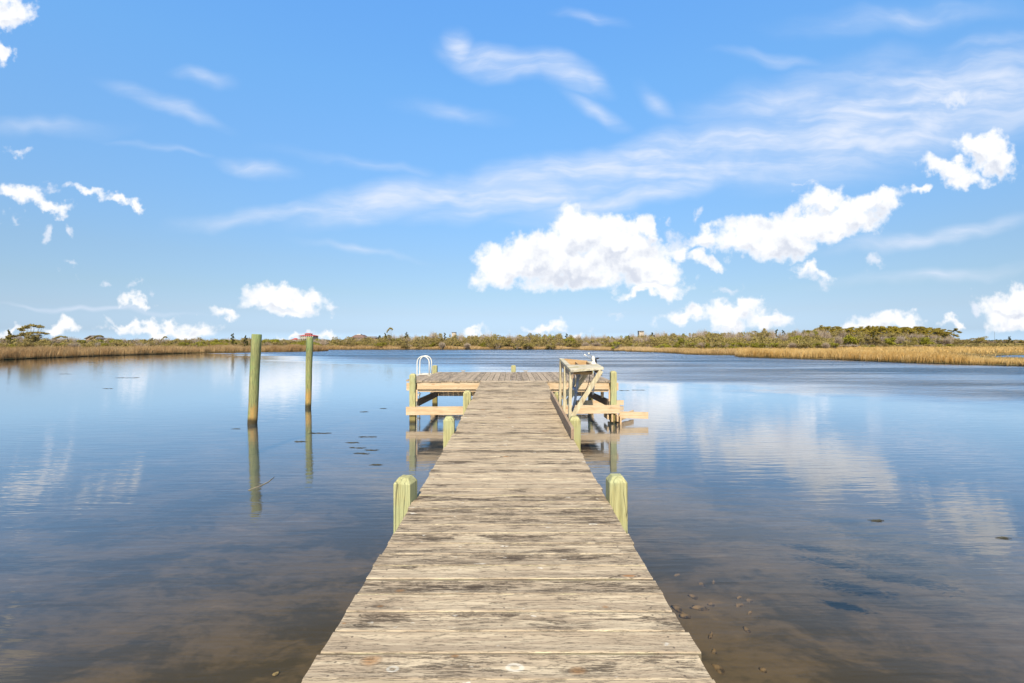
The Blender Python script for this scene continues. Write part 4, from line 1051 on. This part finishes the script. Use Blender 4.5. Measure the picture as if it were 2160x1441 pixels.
def wind_tree(seed, lo, hi, leaf='leaf', n=1600):      # canopy sheared by the wind, rising to the right
    r = np.random.default_rng(seed); bl = []; lp = []
    for k in range(14):
        t = k/13; x = -0.62 + 1.24*t + r.uniform(-.04,.04); z = lo + (hi-lo)*math.sin(min(1, 0.25+t)*math.pi*0.5) - 0.06*max(0, t-0.75)*4
        bl.append((x, r.uniform(-.2,.2), z + r.uniform(-.03,.03), 0.15, 0.16, 0.045)); lp.append(bent((0.05+0.1*(x), 0, lo*0.45), (x, bl[-1][1], z-0.03), 0.012, 0.003, 3))
    lp.append(bent((0,0,-0.05), (0.06,0,lo*0.5), 0.03, 0.018, 3))
    V, Fc = leaves_np(bl, n, 0.028, r, 0.3)
    return [('crown', mesh_np('crown', V, Fc, M[leaf])), ('trunk', mesh_of(limbs(lp), 'trunk', M['bark']))]
proto('flat_tree', wind_tree(1, 0.72, 0.95)); proto('flat_tree', wind_tree(2, 0.55, 0.9, 'leaf', 1900))

HGAIN = {'shrub': 1.12, 'green_shrub': 1.12, 'bare_shrub': 1.10}
def plant(kind, name, px_, d, top_y, width_px, label, cat, group=None, var=None, rot=None, zb=0.1):
    x = (px_-1080)/F*d; H = EYE - (top_y-720.5)*d/F - zb; H *= HGAIN.get(kind, 1.0); Wd = width_px/F*d/1.1
    parts = random.choice(PROTO[kind]) if var is None else PROTO[kind][var % len(PROTO[kind])]
    root = thing(name, label, cat, (x, d, zb), group)
    root.rotation_euler.z = random.uniform(0, 6.28) if rot is None else rot
    root.scale = (Wd, Wd, H)
    for nm, me in parts: link_mesh(nm, me, root)
    return root

SKYL = [(0,712),(20,703),(100,712),(150,710),(165,713),(215,714),(250,712),(270,716),(300,713),(345,714),(400,712),(415,710),(440,715),(460,712),(500,710),(520,709),(540,713),(600,714),(660,713),(700,716),(730,713),(790,711),(810,706),(850,704),(880,705),(900,702),(930,700),(960,703),(1000,705),(1040,702),(1080,705),(1120,701),(1140,703),(1180,700),(1220,705),(1240,708),(1275,705),(1310,708),(1330,703),(1380,702),(1400,698),(1440,700),(1480,697),(1530,697),(1560,698),(1600,694),(1650,696),(1700,695),(1740,694),(1990,704),(2030,714),(2060,712),(2090,717),(2130,714),(2160,714)]
def skyl(x): return float(np.interp(x, [p[0] for p in SKYL], [p[1] for p in SKYL]))
REG = [(-400,240,'behind the left marsh near the flat topped tree'), (240,520,'behind the left marsh, left of the pilings'), (520,760,'behind the pilings'),
       (760,900,'on the far shore beyond the white ladder'), (900,1080,'on the far shore beyond the platform left half'), (1080,1230,'on the far shore beyond the cleaning table'),
       (1230,1400,'behind the right tip of the far shore'), (1400,1560,'behind short grass right of the cleaning table'), (1560,1720,'left of the pine wood'), (1720,2030,'in front of the pine wood'), (2030,2600,'on the far flat right of the pine wood')]
def region(x):
    for a, b, s in REG:
        if a <= x < b: return s
    return REG[-1][2]
KIND = {'shrub': ('olive_shrub', 'rounded olive leafy shrub', 'shrub'), 'green_shrub': ('green_shrub', 'bright green leafy shrub', 'shrub'), 'bare_shrub': ('bare_shrub', 'grey leafless twiggy shrub', 'shrub'), 'cedar': ('cedar_tree', 'dark ragged cedar', 'tree'), 'pine': ('pine_tree', 'layered yellow green pine', 'tree')}
def shrub_row(x0, x1, step, dfun, tfun, wpx, mixk, row=''):
    x = x0
    while x < x1:
        k = random.choices(list(mixk), list(mixk.values()))[0]
        nm, ds, ct = KIND[k]; ds = (row + ' ' + ds).strip(); w_ = wpx * random.uniform(0.8, 1.3) * (0.75 if k == 'cedar' else 1)
        ty = tfun(x) + random.uniform(-0.5, 3.0)
        rg = region(x)
        plant(k, nm, x, dfun(x) * random.uniform(0.97, 1.03), ty, w_, '%s %s' % (ds, rg), ct, '%ss %s' % (ds, rg))
        x += step * random.uniform(0.7, 1.3)
def dback(x): return float(np.interp(x, [0, 300, 540, 700, 900, 1230, 1400, 1700, 1800, 2000, 2160], [84, 92, 104, 122, 122, 122, 132, 150, 170, 190, 300]))
def dfront(x): return float(np.interp(x, [0, 300, 540, 700, 900, 1230, 1400, 1700, 1900, 2160], [70, 80, 97, 113, 113, 113, 96, 95, 100, 130]))
shrub_row(-60, 2020, 14, dback, skyl, 27, {'shrub': 6, 'green_shrub': 1, 'bare_shrub': 4.5, 'cedar': 0.9}, 'skyline')
shrub_row(1310, 1720, 15, lambda x: dback(x)*0.93, lambda x: skyl(x)+3, 20, {'shrub': 2, 'bare_shrub': 5, 'cedar': 1}, 'tall')
shrub_row(-60, 2020, 20, lambda x: (dback(x)+dfront(x))/2, lambda x: (skyl(x)+722)/2 - 3, 30, {'shrub': 6, 'green_shrub': 3, 'bare_shrub': 3}, 'mid height')
shrub_row(-60, 1230, 21, dfront, lambda x: 721.0, 26, {'shrub': 5, 'green_shrub': 3, 'bare_shrub': 2}, 'low')
shrub_row(1235, 1780, 20, dfront, lambda x: 721.5, 27, {'shrub': 4, 'green_shrub': 5, 'bare_shrub': 3}, 'low')
shrub_row(1780, 2080, 26, lambda x: 125, lambda x: 725, 26, {'shrub': 4, 'green_shrub': 1, 'bare_shrub': 4}, 'very low')
shrub_row(2030, 2260, 15, lambda x: 300, skyl, 22, {'shrub': 5, 'bare_shrub': 3, 'cedar': 1})
# low continuous understorey that closes the gaps between the shrubs
def thicket(name, label, x0, x1, dfn, depth, hfn, n, size, mat):
    x = rng.uniform(x0, x1, n); d = np.array([dfn(a) for a in x]) + rng.uniform(0, depth, n)
    H = np.array([hfn(a) for a in x]); X = (x-1080)/F*d
    lum = 0.65 + 0.35*np.sin(X*1.1 + 2*np.sin(d*0.4)) * np.sin(d*0.8 + X*0.37)
    z = 0.05 + H * lum * rng.random(n)**0.6
    P = np.stack([X, d, z], 1); nn = rng.normal(size=(n,3)) + [0,-0.3,0.5]; nn /= np.linalg.norm(nn, axis=1)[:,None]
    t = np.cross(nn, rng.normal(size=(n,3))); t /= np.linalg.norm(t, axis=1)[:,None]; bt = np.cross(nn, t); s = (size*rng.uniform(.5,1.4,n))[:,None]
    V = np.stack([P-t*s, P+bt*s*.6, P+t*s, P-bt*s*.6], 1).reshape(-1,3)
    o = bpy.data.objects.new(name, mesh_np(name, V, np.arange(4*n).reshape(n,4), mat)); col.objects.link(o)
    return tag(o, label, 'undergrowth', kind='stuff')
thicket('undergrowth', 'dense low undergrowth behind the left marsh', -300, 760, dfront, 16, lambda x: 2.3, 70000, 0.12, M['leaf'])
thicket('undergrowth', 'dense low undergrowth along the far shore', 700, 1240, dfront, 14, lambda x: 3.2, 60000, 0.13, M['leaf'])
thicket('undergrowth', 'dense low undergrowth behind the right bank', 1230, 1760, lambda x: dfront(x)+10, 32, lambda x: 3.0, 70000, 0.16, M['leaf'])
thicket('undergrowth', 'low scrub in front of the pine wood and across the far flat', 1720, 2500, lambda x: 130, 130, lambda x: 1.2, 70000, 0.26, M['leaf'])
thicket('distant_woods', 'distant dark line of low woods on the horizon', -800, 3000, lambda x: 420, 60, lambda x: 3.4, 60000, 0.9, M['leaf_dark'])

# trees that stand out one by one
plant('cedar', 'cedar_tree', 17, 78, 696.5, 27, 'dark green cedar at the far left edge beside the flat topped tree', 'tree', var=0)
plant('flat_tree', 'flat_topped_tree', 64, 80, 684.5, 42, 'tall flat topped wind swept tree high above the left marsh', 'tree', var=0, rot=0)
plant('flat_tree', 'domed_tree', 58, 77, 696.5, 56, 'broad olive domed tree under the flat topped tree at left', 'tree', var=1, rot=0)
plant('shrub', 'domed_shrub', 72, 77, 702, 34, 'dense olive shrub below the domed tree on the left bank', 'shrub', var=2)
plant('flat_tree', 'leaning_tree', 203, 82, 704.5, 20, 'small wind swept tree half covering the shingled house gable at left', 'tree', var=1, rot=0)
plant('flat_tree', 'leaning_tree', 126, 82, 708.5, 24, 'thin pale windblown tree between the domed tree and the house gable', 'tree', var=0, rot=0)
plant('flat_tree', 'small_tree', 346, 88, 707, 9, 'small single bushy topped tree midway between house gable and pilings', 'tree', var=1, rot=0.1)
plant('cedar', 'cedar_tree', 491, 86, 704, 22, 'tall dark cedar just left of the nearer piling', 'tree', var=1)
plant('cedar', 'cedar_tree', 519, 88, 708, 20, 'shorter dark cedar touching the left side of the nearer piling', 'tree', var=2)
plant('flat_tree', 'lone_tree', 822, 118, 691, 11, 'lone tall tree with a small flat canopy above the far shore beyond the ladder', 'tree', var=0, rot=0)
plant('cedar', 'cedar_tree', 812, 118, 703, 16, 'dark cedar at the foot of the lone flat canopy tree', 'tree', var=0)
plant('cedar', 'cedar_tree', 857, 119, 701, 18, 'dark cedar on the far shore right of the lone flat canopy tree', 'tree', var=1)
plant('green_shrub', 'green_shrub', 1301, 96, 718, 24, 'round deep green bush standing at the water edge right of the cleaning table', 'shrub', var=3)
plant('cedar', 'cedar_tree', 1377, 125, 702, 24, 'dark green cedar among grey twigs right of the white rooftop room', 'tree', var=2)
plant('rust_shrub', 'rust_shrub', 1487, 108, 714, 16, 'rust orange leaved shrub in the thicket behind the right bank', 'shrub', var=0)
plant('green_shrub', 'green_shrub', 1445, 104, 713, 34, 'wide bright yellow green shrub left of the rust orange shrub', 'shrub', var=1)
plant('shrub', 'domed_shrub', 1615, 150, 688, 22, 'tall round crowned tree standing highest left of the pine wood', 'tree', var=4)
plant('cedar', 'cedar_tree', 2130, 280, 709.5, 16, 'dark ragged tree on the horizon near the right edge', 'tree', var=1)
plant('shrub', 'olive_shrub', 2068, 280, 708.5, 22, 'highest shrub clump on the flat between the radio mast and the pine wood', 'shrub', var=1)
# pine wood: each pine its own tree
PT = [(1700,697),(1715,693),(1733,686),(1760,687),(1800,690),(1845,686),(1870,688),(1900,688),(1950,689),(1985,692),(1998,697)]
PZN = ['left end', 'left half', 'middle', 'right half', 'right end']
x = 1708
while x < 1996:
    for rr_, dd in ((0, 235), (1, 250), (2, 268)):
        ty = float(np.interp(x, [p[0] for p in PT], [p[1] for p in PT])) + rr_*0.8*0 + random.uniform(0, 3.5) + (3 if rr_ == 0 else 0)
        plant('pine', 'pine_tree', x + random.uniform(-6, 6), dd, ty, random.uniform(30, 40) * 1.25, '%s layered pine in the %s of the pine wood on the right' % (('sunlit front rank', 'middle rank', 'taller rear rank')[rr_], PZN[min(4, int((x-1708)/58))]), 'tree', 'pines of the wood on the right', zb=0.2)
    x += 13
plant('pine', 'pine_tree', 2012, 240, 693, 44, 'lone pine standing clear at the right end of the pine wood', 'tree', var=2, zb=0.2)

# ------------------------------------------------------------------ houses and mast
def flatmat(key, c, rough=0.8): M[key] = plain('house_' + key, c, rough, 0, 0.08, 1.5)
flatmat('stucco', (0.62, 0.52, 0.40)); flatmat('redroof', (0.50, 0.07, 0.05)); flatmat('brownroof', (0.20, 0.12, 0.085)); flatmat('shingle', (0.42, 0.28, 0.19)); flatmat('whitewall', (0.75, 0.72, 0.64)); flatmat('darkglass', (0.05, 0.05, 0.06), 0.15); flatmat('greyroof', (0.24, 0.22, 0.20))

def hipped(mb, x0, x1, y0, y1, z0, z1, inset):
    mb.add([(x0,y0,z0),(x1,y0,z0),(x1,y1,z0),(x0,y1,z0),(x0+inset,y0+inset,z1),(x1-inset,y0+inset,z1),(x1-inset,y1-inset,z1),(x0+inset,y1-inset,z1)],
           [(0,3,2,1),(4,5,6,7),(0,1,5,4),(1,2,6,5),(2,3,7,6),(3,0,4,7)])
def Zy(py, d): return EYE - (py-720.5)*d/F
def Xp(px, d): return (px-1080)/F*d
d = 420
h = thing('beach_house', 'large cream house with red hipped roofs, balconies and rooftop lookout beyond the pilings', 'house', (Xp(645, d), d, 0.1))
x0, x1 = Xp(629, d), Xp(662.5, d); zt = Zy(708.6, d)
MB().box((x0+1.2, d, 0.1), (x1-1.2, d+12, zt-0.05)).build('wall', M['stucco'], h)
rf = MB(); hipped(rf, x0-0.3, x1+0.3, d-0.8, d+13, zt, Zy(706.3, d), 4.0); rf.build('roof', M['redroof'], h)
c0, c1 = Xp(638.5, d), Xp(650.5, d)
MB().box((c0, d+4, Zy(706.4, d)), (c1, d+9, Zy(704.3, d)-0.03)).build('lookout', M['stucco'], h)
rf = MB(); hipped(rf, c0-0.5, c1+0.5, d+3.5, d+9.5, Zy(704.3, d), Zy(702.7, d), 1.6); rf.build('lookout_roof', M['redroof'], h)
for i in range(4):
    xx = c0 + 0.5 + i*1.15
    MB().box((xx, d+3.93, Zy(706.1, d)), (xx+0.6, d+3.99, Zy(704.7, d))).build('window', M['darkglass'], h)
fl = MB()
for zf in (Zy(713.6, d), ):
    fl.box((x0+0.2, d-1.4, zf-0.25), (x1-0.2, d-0.02, zf))
fl.build('balcony', M['whitewall'], h)
for i in range(8):
    xx = x0 + 0.5 + i * (x1-x0-1.2)/7
    MB().box((xx-0.18, d-1.3, 0.1), (xx+0.18, d-0.95, zt-0.05)).build('column', M['whitewall'], h)
for i in range(6):
    xx = x0 + 1.9 + i * (x1-x0-4.6)/5
    for a, b in ((713.0, 710.0), (717.5, 714.8)):
        MB().box((xx-0.5, d-0.06, Zy(a, d)), (xx+0.5, d-0.01, Zy(b, d))).build('window', M['darkglass'], h)
def gable_house(name, label, px0, px1, py_eave, py_ridge, d, wallm, roofm, depth=9, ridge='x', base=0.1):
    x0, x1 = Xp(px0, d), Xp(px1, d); ze, zr = Zy(py_eave, d), Zy(py_ridge, d)
    h = thing(name, label, 'house', ((x0+x1)/2, d, base))
    wl = MB(); wl.box((x0, d, base), (x1, d+depth, ze))
    ov = 0.35
    if ridge == 'y':
        xm = (x0+x1)/2
        wl.add([(x0,d,ze+0.01),(x1,d,ze+0.01),(xm,d,zr-0.1),(x0,d+depth,ze+0.01),(x1,d+depth,ze+0.01),(xm,d+depth,zr-0.1)], [(0,1,2),(3,5,4)])
        r_ = MB(); r_.add([(x0-ov,d-ov,ze-0.1),(xm,d-ov,zr),(x1+ov,d-ov,ze-0.1),(x0-ov,d+depth+ov,ze-0.1),(xm,d+depth+ov,zr),(x1+ov,d+depth+ov,ze-0.1),
             (x0-ov,d-ov,ze-0.35),(xm,d-ov,zr-0.25),(x1+ov,d-ov,ze-0.35),(x0-ov,d+depth+ov,ze-0.35),(xm,d+depth+ov,zr-0.25),(x1+ov,d+depth+ov,ze-0.35)],
             [(0,1,4,3),(1,2,5,4),(6,9,10,7),(7,10,11,8),(0,6,7,1),(1,7,8,2),(3,4,10,9),(4,5,11,10),(0,3,9,6),(2,8,11,5)])
    else:
        ym = d+depth/2; r_ = MB()
        r_.add([(x0-ov,d-ov,ze),(x1+ov,d-ov,ze),(x1+ov,d+depth+ov,ze),(x0-ov,d+depth+ov,ze),(x0+1.5,ym,zr),(x1-1.5,ym,zr)], [(0,3,2,1),(0,1,5,4),(2,3,4,5),(1,2,5),(3,0,4)])
    wl.build('wall', M[wallm], h); r_.build('roof', M[roofm], h)
    for i in range(3):
        xx = x0 + (x1-x0)*(0.25+0.25*i)
        MB().box((xx-0.45, d-0.06, ze-2.0), (xx+0.45, d-0.01, ze-0.7)).build('window', M['darkglass'], h)
    return h
gable_house('cottage', 'small cottage with a bright red roof left of the large cream house', 614, 624.5, 716.8, 713.2, 430, 'whitewall', 'redroof', 8)
hb = thing('beach_house', 'brown shingled house with a big hip roof beyond the far shore left of the ladder', 'house', (Xp(755, 330), 330, 0.1))
d = 330
MB().box((Xp(742,d), d, 0.1), (Xp(768,d), d+11, Zy(712.5,d)-0.04)).build('wall', M['shingle'], hb)
rf = MB(); hipped(rf, Xp(738.5,d), Xp(770,d), d-0.6, d+11.6, Zy(712.5,d), Zy(706.2,d), 2.9); rf.build('roof', M['brownroof'], hb)
MB().box((Xp(749,d), d+4, Zy(706.2,d)), (Xp(757,d), d+7.5, Zy(704.6,d))).build('chimney_cap', M['whitewall'], hb)
MB().box((Xp(770.5,d), d+2, 0.1), (Xp(790,d), d+10, Zy(712.5,d)-0.04)).build('wing_wall', M['shingle'], hb)
rf = MB(); hipped(rf, Xp(768,d), Xp(792,d), d+1.4, d+10.6, Zy(712.3,d), Zy(709.3,d), 2.0); rf.build('wing_roof', M['greyroof'], hb)
for i in range(4):
    xx = Xp(745,d) + i*2.0
    MB().box((xx-0.4, d-0.06, Zy(716,d)), (xx+0.4, d-0.01, Zy(714,d))).build('window', M['darkglass'], hb)
gable_house('shingled_house', 'shingled house gable peeking over the shrubs near the left edge', 181, 203, 713.2, 707.3, 150, 'shingle', 'greyroof', 3, 'y')
gable_house('long_house', 'low long grey roofed house just right of the shingled gable at left', 212, 226, 714.3, 713.2, 170, 'whitewall', 'greyroof', 3)
d = 380
hc = thing('rooftop_room', 'cream house top storey with a row of small windows above the thicket right of centre', 'house', (Xp(1353, d), d, 0.1))
MB().box((Xp(1348.5,d), d, 0.1), (Xp(1358.2,d), d+5, Zy(698.6,d)-0.02)).build('wall', M['stucco'], hc)
MB().box((Xp(1348,d), d-0.4, Zy(698.6,d)), (Xp(1358.8,d), d+5.4, Zy(698.0,d))).build('roof', M['greyroof'], hc)
for i in range(4):
    xx = Xp(1350.6,d) + i*0.78
    MB().box((xx-0.22, d-0.06, Zy(701.3,d)), (xx+0.22, d-0.01, Zy(699.6,d))).build('window', M['darkglass'], hc)
d = 340
hd = thing('rooftop_room', 'pale flat rooftop room just showing over the far shore trees left of centre', 'house', (Xp(957, d), d, 0.1))
MB().box((Xp(953,d), d, 0.1), (Xp(961,d), d+5, Zy(701.6,d))).build('wall', M['stucco'], hd)
MB().box((Xp(952.5,d), d-0.4, Zy(701.5,d)), (Xp(961.5,d), d+5.4, Zy(700.8,d))).build('roof', M['greyroof'], hd)
d = 900
ms = MB(); hx = Xp(2098, d); zt = Zy(699, d)
for a in range(3):
    ang = a*2.094; ms.tube([(hx+0.5*math.cos(ang), d+0.5*math.sin(ang), 0), (hx+0.12*math.cos(ang), d+0.12*math.sin(ang), zt)], 0.07, 5)
for i in range(12):
    z = 1 + i*(zt-2)/12; k = 0.5 - 0.38*z/zt
    pts = [(hx+k*math.cos(a*2.094), d+k*math.sin(a*2.094), z) for a in range(3)]
    for a in range(3): ms.beam(pts[a], pts[(a+1) % 3], 0.06, 0.06)
o = ms.build('radio_mast', M['greyroof'], loc=(hx, d, 0)); tag(o, 'thin grey lattice radio mast on the horizon near the right edge', 'mast')
